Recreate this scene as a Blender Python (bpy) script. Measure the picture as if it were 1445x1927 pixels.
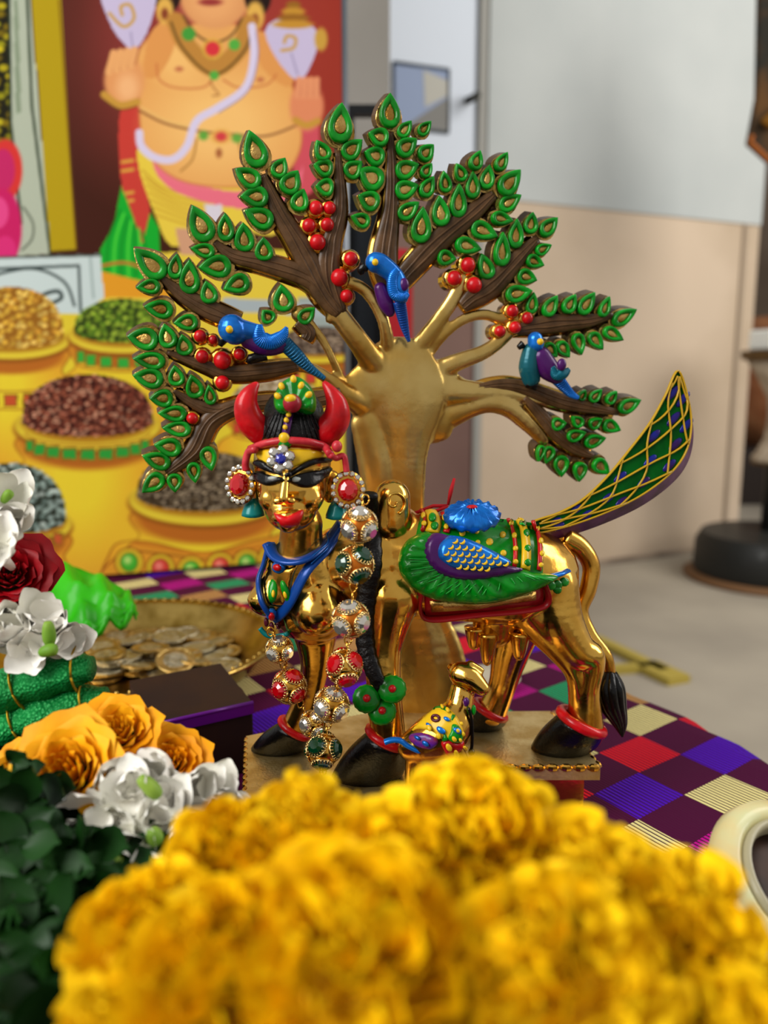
import bpy, bmesh, math, random
import numpy as np
from mathutils import Vector, Matrix, Quaternion
from mathutils.bvhtree import BVHTree
from mathutils.geometry import delaunay_2d_cdt
random.seed(7); rng = np.random.default_rng(7)
for o in list(bpy.data.objects): bpy.data.objects.remove(o)
COL = bpy.context.scene.collection
SC = bpy.context.scene

# ------------------------------------------------------------------ camera, world, lights, exposure
FPX, TH = 1600.0, math.radians(10.0)
CAM = Vector((0, 0, 0.203))
cd = bpy.data.cameras.new('camera'); cam = bpy.data.objects.new('camera', cd); COL.objects.link(cam)
cam.location = CAM; cam.rotation_euler = (math.radians(90) - TH, 0, 0)
cd.sensor_fit = 'VERTICAL'; cd.sensor_height = 36.0; cd.lens = 36.0 * FPX / 1927.0
cd.clip_start = 0.01; cd.clip_end = 50
cd.dof.use_dof = True; cd.dof.focus_distance = 0.345; cd.dof.aperture_fstop = 7.5
SC.camera = cam
w = bpy.data.worlds.new('world'); SC.world = w; w.use_nodes = True
bg = w.node_tree.nodes['Background']; bg.inputs[0].default_value = (0.99, 0.98, 0.97, 1); bg.inputs[1].default_value = 0.46
def area(name, loc, target, sx, sy, power, col):
    l = bpy.data.lights.new(name, 'AREA'); l.shape = 'RECTANGLE'; l.size = sx; l.size_y = sy; l.energy = power; l.color = col
    o = bpy.data.objects.new(name, l); COL.objects.link(o); o.location = loc
    o.rotation_euler = (Vector(target) - Vector(loc)).to_track_quat('-Z', 'Y').to_euler(); return o
area('window_light_left', (-1.25, -0.65, 1.15), (0.05, 0.40, 0.1), 1.1, 1.3, 46, (1.0, 0.98, 0.95))
area('wall_fill_light', (1.9, 0.75, 1.3), (0.6, 2.1, 0.25), 1.0, 1.8, 44, (1.0, 0.96, 0.90))  # added lamp out of view to brighten the right wall; no doorway there
vs = SC.view_settings; vs.view_transform = 'Standard'; vs.look = 'None'; vs.gamma = 1.0; vs.use_curve_mapping = False; vs.exposure = 0.08

# ------------------------------------------------------------------ picture geometry helpers
CF = Vector((0, math.cos(TH), -math.sin(TH))); CU = Vector((0, math.sin(TH), math.cos(TH))); CR = Vector((1, 0, 0))
def ray(x, y): return CF + CR * ((x - 722.5) / FPX) - CU * ((y - 963.5) / FPX)
def at(x, y, Y):
    d = ray(x, y); return CAM + d * (Y / d.y)
def atz(x, y, z):
    d = ray(x, y); return CAM + d * ((z - CAM.z) / d.z)
def atp(x, y, p0, n):
    d = ray(x, y); return CAM + d * ((p0 - CAM).dot(n) / d.dot(n))
def ms(p): return (p - CAM).dot(CF) / FPX          # metres per pixel at a point

# ------------------------------------------------------------------ materials
def lin(c):
    if isinstance(c, str): c = tuple(int(c[i:i+2], 16) for i in (1, 3, 5))
    return tuple((v/255/12.92 if v/255 <= 0.04045 else ((v/255+0.055)/1.055)**2.4) for v in c)
MATS = {}
def mat(name, col, rough=0.5, metal=0.0, col2=None, nscale=60, bump=0.0, bscale=300, coat=0.0, spec=0.22, trans=0.0, emit=0, sss=0.0, ramp=(0.4, 0.65), rvar=0.0):
    if name in MATS: return MATS[name]
    m = bpy.data.materials.new(name); m.use_nodes = True; nt = m.node_tree; b = nt.nodes['Principled BSDF']
    b.inputs['Base Color'].default_value = (*lin(col), 1); b.inputs['Roughness'].default_value = rough
    b.inputs['Metallic'].default_value = metal; b.inputs['Coat Weight'].default_value = coat*.35; b.inputs['Coat Roughness'].default_value = 0.08
    b.inputs['Specular IOR Level'].default_value = spec; b.inputs['Transmission Weight'].default_value = trans
    if sss: b.inputs['Subsurface Weight'].default_value = sss; b.inputs['Subsurface Radius'].default_value = (.004, .003, .002); b.inputs['Subsurface Scale'].default_value = 1
    if emit: b.inputs['Emission Color'].default_value = (*lin(col), 1); b.inputs['Emission Strength'].default_value = emit
    tc = nt.nodes.new('ShaderNodeTexCoord')
    geo = nt.nodes.new('ShaderNodeNewGeometry')
    if col2 or rvar:
        n = nt.nodes.new('ShaderNodeTexNoise'); n.inputs['Scale'].default_value = nscale; n.inputs['Detail'].default_value = 5
        nt.links.new(geo.outputs['Position'], n.inputs['Vector'])
        r = nt.nodes.new('ShaderNodeMapRange'); r.inputs[1].default_value = ramp[0]; r.inputs[2].default_value = ramp[1]
        nt.links.new(n.outputs['Fac'], r.inputs[0])
        if col2:
            mx = nt.nodes.new('ShaderNodeMix'); mx.data_type = 'RGBA'
            mx.inputs[6].default_value = (*lin(col), 1); mx.inputs[7].default_value = (*lin(col2), 1)
            nt.links.new(r.outputs[0], mx.inputs[0]); nt.links.new(mx.outputs[2], b.inputs['Base Color'])
        if rvar:
            r2 = nt.nodes.new('ShaderNodeMapRange'); r2.inputs[1].default_value = .35; r2.inputs[2].default_value = .7
            r2.inputs[3].default_value = rough; r2.inputs[4].default_value = rough + rvar
            nt.links.new(n.outputs['Fac'], r2.inputs[0]); nt.links.new(r2.outputs[0], b.inputs['Roughness'])
    if bump:
        n2 = nt.nodes.new('ShaderNodeTexNoise'); n2.inputs['Scale'].default_value = bscale; n2.inputs['Detail'].default_value = 3
        nt.links.new(geo.outputs['Position'], n2.inputs['Vector'])
        bp = nt.nodes.new('ShaderNodeBump'); bp.inputs['Strength'].default_value = bump; bp.inputs['Distance'].default_value = 0.001
        nt.links.new(n2.outputs['Fac'], bp.inputs['Height']); nt.links.new(bp.outputs[0], b.inputs['Normal'])
    MATS[name] = m; return m
GOLD = mat('polished_gold', '#e8b552', .13, 1, col2='#c98d30', nscale=45, rvar=.16, bump=.10, bscale=260)
GOLDR = mat('rough_gold', '#dcb468', .30, 1, col2='#a97c34', nscale=160, bump=.35, bscale=900)
BROWN = mat('brown_enamel', '#5a3f26', .36, 0, col2='#412c16', nscale=120, bump=.15, bscale=500, coat=.25)
GREEN = mat('green_enamel', '#05871a', .25, 0, col2='#03660f', nscale=160, coat=.6)
RED = mat('red_enamel', '#c40c16', .30, 0, col2='#9c070e', nscale=140, coat=.5)
BLACK = mat('black_enamel', '#060505', .3, 0, coat=.25, bump=.25, bscale=700)
HAIR = mat('black_hair_paint', '#070505', .4, 0, bump=.5, bscale=900, coat=.2)
YEL = mat('yellow_enamel', '#d9ae17', .35, 0, coat=.4)
BLUE = mat('metallic_blue', '#1273cf', .24, .45, col2='#0b4fa0', nscale=90, coat=.6)
BLUED = mat('deep_blue_enamel', '#0a3c86', .3, .2, coat=.5)
TEAL = mat('teal_enamel', '#04706f', .3, .1, coat=.5)
PURP = mat('purple_enamel', '#431054', .3, .1, coat=.5)
MAROON = mat('maroon_enamel', '#4d0f22', .35, 0, coat=.4)
ORANGE = mat('orange_metal_core', '#c06a1e', .3, .7)
GEMR = mat('red_gem', '#b3040f', .06, .15, coat=1, spec=.9)
GEMG = mat('green_gem', '#02351c', .05, .15, coat=1, spec=.9)
GEMC = mat('clear_gem', '#ddd6c8', .05, .85, coat=1, spec=1)
GEMB = mat('blue_gem', '#0a168f', .06, .2, coat=1, spec=.9)

# ------------------------------------------------------------------ mesh helpers
def cat(pts, n=6, closed=False):
    P = [Vector(p) for p in pts]; N = len(P); out = []
    rngk = N if closed else N - 1
    for i in range(rngk):
        if closed: a, b, c, d = P[(i-1) % N], P[i], P[(i+1) % N], P[(i+2) % N]
        else: a, b, c, d = P[max(i-1, 0)], P[i], P[i+1], P[min(i+2, N-1)]
        for k in range(n):
            t = k/n
            out.append(0.5*((2*b) + (c-a)*t + (2*a-5*b+4*c-d)*t*t + (3*b-a-3*c+d)*t**3))
    if not closed: out.append(P[-1].copy())
    return out
class MB:
    def __init__(s): s.v = []; s.f = []; s.mi = []
    def add(s, vs_, fs, mi=0):
        o = len(s.v); s.v += [tuple(v) for v in vs_]; s.f += [tuple(i+o for i in f) for f in fs]; s.mi += [mi]*len(fs)
    def loft(s, rings, cap=True, closed=True, mi=0):
        n = len(rings[0]); vs_ = [p for r in rings for p in r]; fs = []
        for i in range(len(rings)-1):
            for j in range(n if closed else n-1):
                k = (j+1) % n; fs.append((i*n+j, i*n+k, (i+1)*n+k, (i+1)*n+j))
        if cap and closed:
            fs.append(tuple(range(n))[::-1]); fs.append(tuple((len(rings)-1)*n+j for j in range(n)))
        s.add(vs_, fs, mi)
    def tube(s, pts, rad, n=10, flat=None, nrm=None, mi=0, wob=0):
        P = [Vector(p) for p in pts]; N = len(P)
        if not hasattr(rad, '__len__'): rad = [rad]*N
        rings = []; ref = None
        for i in range(N):
            t = (P[min(i+1, N-1)] - P[max(i-1, 0)])
            if t.length < 1e-9: t = Vector((0, 0, 1))
            t.normalize()
            if nrm is not None: b = Vector(nrm) - t*t.dot(Vector(nrm))
            elif ref is None:
                a = Vector((0, 0, 1)) if abs(t.z) < .9 else Vector((1, 0, 0)); b = a - t*t.dot(a)
            else: b = ref - t*t.dot(ref)
            b.normalize(); ref = b; a = t.cross(b); r = rad[i]; fl = flat if flat else 1
            rings.append([P[i] + a*(math.cos(q)*r*(1+wob*math.cos(q*5))) + b*(math.sin(q)*r*fl) for q in [2*math.pi*k/n for k in range(n)]])
        s.loft(rings, mi=mi)
    def ball(s, c, r, seg=14, rg=9, M=None, mi=0):
        if not hasattr(r, '__len__'): r = (r, r, r)
        c = Vector(c); rings = []; vs_ = []; fs = []
        tr = (lambda p: c + (M @ p)) if M is not None else (lambda p: c + p)
        vs_.append(tr(Vector((0, 0, -r[2]))))
        for i in range(1, rg):
            a = -math.pi/2 + math.pi*i/rg
            for j in range(seg):
                q = 2*math.pi*j/seg; vs_.append(tr(Vector((math.cos(a)*math.cos(q)*r[0], math.cos(a)*math.sin(q)*r[1], math.sin(a)*r[2]))))
        vs_.append(tr(Vector((0, 0, r[2]))))
        for j in range(seg): fs.append((0, 1+(j+1) % seg, 1+j))
        for i in range(rg-2):
            for j in range(seg):
                a = 1+i*seg+j; b = 1+i*seg+(j+1) % seg; fs.append((a, b, b+seg, a+seg))
        L = len(vs_)-1; o = 1+(rg-2)*seg
        for j in range(seg): fs.append((o+j, o+(j+1) % seg, L))
        s.add(vs_, fs, mi)
    def box(s, M, sx, sy, sz, mi=0, bev=0):
        x, y, z = sx/2, sy/2, sz/2
        vs_ = [M @ Vector(p) for p in [(-x,-y,-z),(x,-y,-z),(x,y,-z),(-x,y,-z),(-x,-y,z),(x,-y,z),(x,y,z),(-x,y,z)]]
        s.add(vs_, [(0,3,2,1),(4,5,6,7),(0,1,5,4),(1,2,6,5),(2,3,7,6),(3,0,4,7)], mi)
    def prism(s, front, vec, mi=0, side_mi=None, back=True):
        n = len(front); F = [Vector(p) for p in front]; B = [p+vec for p in F]; sm = mi if side_mi is None else side_mi
        s.add(F, [tuple(range(n))], mi)
        s.add(F+B, [(j, j+n, (j+1) % n+n, (j+1) % n) for j in range(n)], sm)
        if back: s.add(B, [tuple(range(n))[::-1]], sm)
    def lathe(s, prof, n=40, M=None, mi=0, scal=None, closed_ends=True):
        M = M or Matrix(); rings = []
        for r, z in prof:
            rings.append([M @ Vector((r*(1+(scal(q, r) if scal else 0))*math.cos(q), r*(1+(scal(q, r) if scal else 0))*math.sin(q), z)) for q in [2*math.pi*k/n for k in range(n)]])
        s.loft(rings, cap=closed_ends, mi=mi)
    def build(s, name, m, parent=None, smooth=True, recalc=True):
        me = bpy.data.meshes.new(name); me.from_pydata(s.v, [], s.f)
        for x in (m if isinstance(m, (list, tuple)) else [m]): me.materials.append(x)
        if isinstance(m, (list, tuple)): me.polygons.foreach_set('material_index', s.mi)
        if recalc:
            bm = bmesh.new(); bm.from_mesh(me); bmesh.ops.recalc_face_normals(bm, faces=bm.faces); bm.to_mesh(me); bm.free()
        if smooth: me.polygons.foreach_set('use_smooth', [True]*len(me.polygons))
        if smooth == 'auto': me.set_sharp_from_angle(angle=math.radians(38))
        return link(name, me, parent)
def link(name, me, parent=None):
    o = bpy.data.objects.new(name, me); COL.objects.link(o)
    if parent: put(o, parent)
    return o
PL = {}
def put(o, parent):                                   # parent keeping world placement (no view-layer update needed)
    o.parent = parent; o.matrix_parent_inverse = PL.get(parent.name, parent.matrix_basis).inverted(); return o
def tag(o, label, cat_, group=None, kind=None):
    o['label'] = label
    if kind: o['kind'] = kind
    if kind != 'structure': o['category'] = cat_
    if group: o['group'] = group
    return o
def thing(name, loc, label, cat_, group=None):
    o = bpy.data.objects.new(name, None); COL.objects.link(o); o.location = loc; o.empty_display_size = .01
    PL[o.name] = Matrix.Translation(Vector(loc)); return tag(o, label, cat_, group)
def blob(items, voxel, smooth_it=4, taper=0.2):
    """union of balls / capsule chains, voxel-remeshed and smoothed; returns mesh"""
    mb = MB()
    for it in items:
        if it[0] == 's':
            mb.ball(it[1], it[2], 20, 14, it[3] if len(it) > 3 else None)
        else:
            ch = it[1]
            if len(ch) > 2:
                cp_ = cat([q[0] for q in ch], 5); cr_ = cat([(q[1], 0, 0) for q in ch], 5); ch = [(a_, b_.x) for a_, b_ in zip(cp_, cr_)]
            sq = it[2] if len(it) > 2 else (1, 1, 1)
            for (p, r), (q, s_) in zip(ch[:-1], ch[1:]):
                p = Vector(p); q = Vector(q); n = max(1, int((q-p).length/(min(r, s_)*taper)))
                for k in range(n+1):
                    t = k/n; rr = r+(s_-r)*t; mb.ball(p.lerp(q, t), (rr*sq[0], rr*sq[1], rr*sq[2]), 14, 9)
    me = bpy.data.meshes.new('tmp'); me.from_pydata(mb.v, [], mb.f)
    o = bpy.data.objects.new('tmp', me); COL.objects.link(o)
    r = o.modifiers.new('r', 'REMESH'); r.mode = 'VOXEL'; r.voxel_size = voxel
    s_ = o.modifiers.new('s', 'SMOOTH'); s_.iterations = smooth_it; s_.factor = .6
    dg = bpy.context.evaluated_depsgraph_get(); ev = o.evaluated_get(dg)
    out = bpy.data.meshes.new_from_object(ev); bpy.data.objects.remove(o)
    out.polygons.foreach_set('use_smooth', [True]*len(out.polygons)); return out
def mesh_obj(name, me, m, parent):
    me.materials.clear(); me.materials.append(m); return link(name, me, parent)
def bvh_of(me):
    return BVHTree.FromPolygons([v.co.copy() for v in me.vertices], [tuple(p.vertices) for p in me.polygons])
def pip(pt, poly):
    x, y = pt; c = False; n = len(poly); j = n-1
    for i in range(n):
        xi, yi = poly[i][0], poly[i][1]; xj, yj = poly[j][0], poly[j][1]
        if (yi > y) != (yj > y) and x < (xj-xi)*(y-yi)/(yj-yi)+xi: c = not c
        j = i
    return c
def pdist(pt, poly):
    p = Vector((pt[0], pt[1])); best = 1e9; n = len(poly)
    for i in range(n):
        a = Vector(poly[i][:2]); b = Vector(poly[(i+1) % n][:2]); ab = b-a
        t = max(0, min(1, (p-a).dot(ab)/max(ab.length_squared, 1e-12))); best = min(best, (p-(a+ab*t)).length)
    return best
def pillow(mb, poly, mapf, h, wd, step, base=0.0, skirt=0.0015, mi=0, rip=None):
    """raised relief with rounded edges over outline poly (pixel coords); mapf(x, y, off) gives the point"""
    B = []
    n = len(poly)
    for i in range(n):
        a = Vector(poly[i][:2]); b = Vector(poly[(i+1) % n][:2]); k = max(1, int((b-a).length/step))
        for j in range(k): B.append(a.lerp(b, j/k))
    pts = [Vector((p.x, p.y)) for p in B]; nb = len(pts)
    x0 = min(p.x for p in pts); x1 = max(p.x for p in pts); y0 = min(p.y for p in pts); y1 = max(p.y for p in pts)
    pl = [(p.x, p.y) for p in pts]; y = y0+step*.5; row = 0
    while y < y1:
        x = x0 + (step*.5 if row % 2 else 0)
        while x < x1:
            if pip((x, y), pl) and pdist((x, y), pl) > step*.55: pts.append(Vector((x, y)))
            x += step
        y += step*.87; row += 1
    res = delaunay_2d_cdt(pts, [(i, (i+1) % nb) for i in range(nb)], [], 1, 1e-6)
    V = []
    for p in res[0]:
        d = min(1, pdist(p, pl)/wd); o_ = base + h*math.sqrt(max(0, 1-(1-d)**2))
        if rip: o_ += rip(p.x, p.y)*min(1, d*2)
        V.append(mapf(p.x, p.y, o_))
    F = [tuple(f) for f in res[2]]
    if skirt:
        o = len(V)
        for p in pl: V.append(mapf(p[0], p[1], -skirt))
        idx = {}
        for k, orig in enumerate(res[3]):
            for q in orig:
                if q < nb: idx[q] = k
        for i in range(nb):
            j = (i+1) % nb
            if i in idx and j in idx: F.append((idx[i], idx[j], o+j, o+i))
    mb.add(V, F, mi)
def dot(mb, x, y, r, mapf, h, n=10, ry=None, rot=0, base=0.0, mi=0):
    ry = ry or r; rings = []; c, s_ = math.cos(rot), math.sin(rot)
    for k, (sc, hh) in enumerate([(1, -.3), (1, .25), (.8, .7), (.45, .95)]):
        rings.append([mapf(x+(math.cos(q)*r*sc*c-math.sin(q)*ry*sc*s_), y+(math.cos(q)*r*sc*s_+math.sin(q)*ry*sc*c), base+h*hh) for q in [2*math.pi*j/n for j in range(n)]])
    mb.loft(rings, mi=mi)

def dots(name, L, mapf, h, base, m, parent, n=10):
    for q in L:
        b = MB(); dot(b, q[0], q[1], q[2], mapf, h, n, q[3] if len(q) > 3 else None, q[4] if len(q) > 4 else 0, base); b.build(name, m, parent)
# ------------------------------------------------------------------ the setting
FZ = -0.30
def quadbox(pts_xy, z0, z1):
    mb = MB(); mb.prism([Vector((x, y, z1)) for x, y in pts_xy], Vector((0, 0, z0-z1))); return mb
tag(quadbox([(-3, -2.5), (5, -2.5), (5, 6), (-3, 6)], FZ-.05, FZ).build('floor', mat('concrete', '#9d9484', .75, col2='#877f72', nscale=3.5, bump=.3, bscale=40, ramp=(.35, .7)), smooth=False), 'grey concrete floor', None, kind='structure')
WA = Vector((.2307, 1.93, 0)); WB = Vector((.969, 2.30, 0)); WD = (WB-WA).normalized(); WN = Vector((WD.y, -WD.x, 0))
def wpt(px, py, off=0): return atp(px, py, WA, WN) + WN*off
def wcol(px, py=681): return (wpt(px, py)-WA).dot(WD)
def wbox(mb, s0, s1, z0, z1, d0, d1, mi=0):
    a, b = WA+WD*s0, WA+WD*s1; q = [a+WN*d1, b+WN*d1, b+WN*d0, a+WN*d0]
    mb.prism([Vector((p.x, p.y, z1)) for p in q], Vector((0, 0, z0-z1)), mi)
DADO = wpt(1180, 399).z
GREYW = mat('grey_wall_paint', '#aeb2b0', .7, col2='#a2a7a6', nscale=2, bump=.1, bscale=60)
BEIGE = mat('beige_dado_paint', '#bba892', .6, col2='#ac9982', nscale=2.5, bump=.1, bscale=60)
mb = MB(); s0, s1 = wcol(908), wcol(1411)
wbox(mb, s0, s1, FZ, DADO, -.12, 0, 0); wbox(mb, s0, s1, DADO, 2.6, -.12, .004, 1)
o = mb.build('wall_right', [BEIGE, GREYW], smooth=False); tag(o, 'light wall, grey above and beige dado below', None, kind='structure')
mb = MB(); wbox(mb, wcol(1380), wcol(1386), FZ+.06, DADO, 0, .006)
tag(mb.build('trim_1', mat('trim_brown', '#8f7f6c', .7), smooth=False), 'thin vertical beading on the beige dado', None, kind='structure')  # groove line built as a thin strip, browner than the dado
mb = MB(); wbox(mb, s0, s1, FZ, FZ+.012, 0, .008)
tag(mb.build('baseboard_right', mat('scuffed_skirting', '#6d5f52', .8, col2='#a08f7c', nscale=12), smooth=False), 'scuffed skirting line at the foot of the wall', None, kind='structure')
# door in the same wall
d0, d1 = wcol(640), wcol(893)
door = bpy.data.objects.new('door_1', None); COL.objects.link(door); door.location = (WA.x, WA.y, FZ); PL['door_1'] = Matrix.Translation(door.location)
tag(door, 'white door with a mauve lower half behind the gilded tree', None, kind='structure')
mb = MB(); wbox(mb, d0, d1, DADO-.01, 1.9, -.06, -.01); mb.build('door_leaf', mat('white_door', '#c3cbd6', .5), door, smooth=False)
mb = MB(); wbox(mb, d0, d1, FZ, DADO-.01, -.06, -.005); mb.build('lower_panel', mat('mauve_panel', '#73584f', .6, col2='#664c45', nscale=3), door, smooth=False)
mb = MB(); wbox(mb, d1, s0, FZ, 2.6, -.12, .0); mb.build('door_frame', mat('door_frame_paint', '#8d8c86', .6), door, smooth=False)
hd = MB(); hp = wpt(868, 196, .03); hq = wpt(886, 184, .03); hd.tube([hp, hq], .007, 8); hd.tube([wpt(884, 187, -.01), wpt(884, 187, .03)], .008, 8)
hd.build('handle', mat('dark_handle', '#31322e', .4, .3), door)
# window pane in the door, its reflected sky and building painted as flat colour
door_pane = thing('door_window', wpt(797, 250, -.01), 'small dark framed window in the white door with painted reflections of sky and building', 'window')
wn = WN
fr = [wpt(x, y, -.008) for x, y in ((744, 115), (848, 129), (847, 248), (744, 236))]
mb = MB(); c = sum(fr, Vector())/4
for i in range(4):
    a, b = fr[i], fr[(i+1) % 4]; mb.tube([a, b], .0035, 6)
mb.build('window_frame', mat('dark_window_frame', '#3d444b', .5), door_pane)
def flat(name, pts, m, parent, off):
    b = MB(); b.prism([wpt(x, y, off) for x, y in pts], -wn*.001); return b.build(name, m, parent, smooth=False)
flat('reflection_sky', [(744, 115), (848, 129), (847, 248), (744, 236)], mat('reflection_blue', '#8391ad', .6), door_pane, -.0080)
flat('reflection_building', [(800, 130), (803, 200), (846, 178), (846, 150)], mat('reflection_cream', '#a9a79e', .6), door_pane, -.0074)
flat('reflection_ground', [(765, 236), (846, 182), (847, 248), (775, 240)], mat('reflection_grey', '#74736f', .6), door_pane, -.0068)
# pillar left of the door
p0, p1 = at(640, 600, 1.45), at(733, 600, 1.45)
tag(quadbox([(p0.x-.6, 1.45), (p1.x, 1.45), (p1.x, 1.6), (p0.x-.6, 1.6)], FZ, 2.6).build('wall_left', mat('grey_pillar_paint', '#85817b', .7, col2='#7a766f', nscale=3), smooth=False), 'grey wall return between the banner and the door', None, kind='structure')
# far hall beyond the wall end
tag(quadbox([(.3, 4.6), (5, 4.6), (5, 4.7), (.3, 4.7)], FZ, 2.8).build('wall_back', mat('far_hall', '#77685a', .8, col2='#5b4d40', nscale=2), smooth=False), 'dim brown hall wall beyond the end of the pale wall', None, kind='structure')
# hanging bunting at the upper right
hb = thing('hanging_decoration', at(1450, 300, 1.75), 'dark cloth decoration with an orange edge hanging at the upper right', 'decoration')
mb = MB(); mb.prism([at(x, y, 1.75) for x, y in ((1432, -60), (1620, -60), (1620, 430), (1445, 300), (1410, 268), (1427, 180))], Vector((0, .02, 0))); mb.build('cloth_body', mat('dark_bunting', '#1d1a12', .8, col2='#4f3312', nscale=14), hb, smooth=False)
mb = MB(); mb.tube([at(x, y, 1.745) for x, y in ((1416, 255), (1412, 268), (1447, 302), (1622, 433))], .005, 8); mb.build('orange_border', mat('orange_border', '#8a4a14', .7), hb)
mb = MB(); mb.tube([at(1440, 235, 1.742), at(1470, 205, 1.742), at(1520, 230, 1.742)], .013, 8); mb.build('ribbon', mat('ochre_ribbon', '#8a5c18', .7), hb)
# carved pedestal stand at the right
SX = at(1462, 900, 1.96); sp = Vector((SX.x, 1.96, FZ))
st = thing('pedestal_stand', sp, 'tiered wooden pedestal stand on a round black base by the wall end', 'stand')
T = Matrix.Translation(sp); DW = mat('dark_wood', '#5b4323', .5, col2='#3a2a17', nscale=20); CW = mat('cream_carving', '#b3a590', .6, col2='#8c7d68', nscale=30)
BB = mat('black_base', '#20211f', .5, coat=.2)
mb = MB(); mb.lathe([(.19, 0), (.195, .006), (.18, .014)], 48, T); mb.build('base_plate', mat('base_rim_wood', '#6e4f33', .6), st)
mb = MB(); mb.lathe([(.170, .012), (.173, .02), (.171, .085), (.158, .108), (.06, .115)], 48, T); mb.build('base_drum', BB, st, smooth='auto')
mb = MB(); mb.lathe([(.028, .10), (.028, .28), (.034, .29)], 24, T); mb.build('pole', BB, st)
mb = MB(); mb.lathe([(.03, .27), (.058, .276), (.060, .286), (.05, .298), (.035, .33), (.030, .38), (.034, .42), (.06, .47), (.085, .508)], 40, T); mb.build('carved_stem', CW, st)
mb = MB(); mb.lathe([(.05, .506), (.096, .508), (.098, .528), (.05, .53)], 40, T); mb.build('top_plate', DW, st, smooth='auto')
mb = MB(); mb.lathe([(.03, .268), (.059, .270), (.060, .277), (.03, .279)], 40, T); mb.build('lower_plate', DW, st, smooth='auto')
mb = MB(); mb.box(Matrix.Translation(sp+Vector((0, 0, .5525))) @ Matrix.Rotation(.1, 4, 'Z'), .135, .10, .045)
o = mb.build('white_carton', mat('white_carton', '#e9efec', .5), smooth=False); bv = o.modifiers.new('b', 'BEVEL'); bv.width = .006; bv.segments = 3
tag(o, 'white box on top of the wooden pedestal stand', 'box')
# terracotta pot in the far hall behind the stand
mb = MB(); c = at(1445, 800, 3.2); mb.lathe([(.12, 0), (.2, .12), (.22, .3), (.17, .42), (.19, .46), (.15, .46)], 32, Matrix.Translation((c.x+.02, 3.2, FZ+.2)))
pt = mb.build('clay_pot', mat('terracotta', '#7e4a2b', .6, col2='#a06c48', nscale=9)); tag(pt, 'brown clay pot behind the pedestal stand', 'pot')
mb = MB(); mb.box(Matrix.Translation((c.x+.02, 3.2, FZ+.1)), .6, .4, .2); tag(mb.build('low_bench', mat('dark_bench', '#221914', .6), smooth=False), 'dark low bench under the brown clay pot', 'bench')
# black framed board and red board behind the tree
def slab(name, x0, x1, ytop, Y, th, m, label, cat_):
    a, b, c = at(x0, 600, Y), at(x1, 600, Y), at(x0, ytop, Y); r = .012
    w_, h_ = b.x-a.x, c.z-FZ; mb = MB(); P = []
    for cx, cz, q0 in ((b.x-r, c.z-r, 0), (a.x+r, c.z-r, 1)):
        for k in range(5):
            q = math.pi/2*(q0+k/4); P.append(Vector((cx+math.cos(q)*r, Y, cz+math.sin(q)*r)))
    P += [Vector((a.x, Y, FZ)), Vector((b.x, Y, FZ))]
    mb.prism(P, Vector((0, th, 0))); return tag(mb.build(name, m, None, smooth='auto'), label, cat_)
slab('red_board', 712, 776, 468, 1.25, .02, mat('red_plastic', '#b3212a', .5), 'red board standing behind the middle blue bird', 'board')
Yb = 1.05; bf = thing('black_frame_stand', (at(675, 600, Yb).x, Yb, FZ), 'black metal framed stand with a slate panel behind the tree', 'stand')
BM = mat('black_metal', '#111315', .45, .2)
zt = at(660, 196, Yb).z
for nm, xa, xb in (('upright', 653, 668), ('upright', 708, 720)):
    a, b = at(xa, 600, Yb), at(xb, 600, Yb); quadbox([(a.x, Yb), (b.x, Yb), (b.x, Yb+.02), (a.x, Yb+.02)], FZ, zt).build(nm, BM, bf, smooth=False)
a, b = at(668, 600, Yb), at(708, 600, Yb); quadbox([(a.x, Yb), (b.x, Yb), (b.x, Yb+.02), (a.x, Yb+.02)], zt-.010, zt).build('top_bar', BM, bf, smooth=False)
zp = at(690, 300, Yb).z; quadbox([(a.x, Yb+.005), (b.x, Yb+.005), (b.x, Yb+.015), (a.x, Yb+.015)], FZ+.1, zp).build('panel', mat('slate_panel', '#2d3238', .5), bf, smooth=False)
# yellow strips on the floor
yf = thing('yellow_strip_frame', atz(1200, 1258, FZ), 'bent yellow wooden strips lying on the concrete floor', 'strip')
YS = mat('yellow_strip', '#a08d3d', .6)
for a, b, w_ in (((1120, 1208), (1250, 1272), .010), ((1130, 1268), (1225, 1262), .009), ((1215, 1258), (1278, 1288), .022)):
    A, B = atz(*a, FZ), atz(*b, FZ); d = (B-A).normalized(); n = Vector((-d.y, d.x, 0))*w_; mb = MB()
    mb.prism([Vector((*p.xy, FZ+.012)) for p in (A-n, B-n, B+n, A+n)], Vector((0, 0, -.012))); mb.build('strip', YS, yf, smooth=False)

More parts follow.
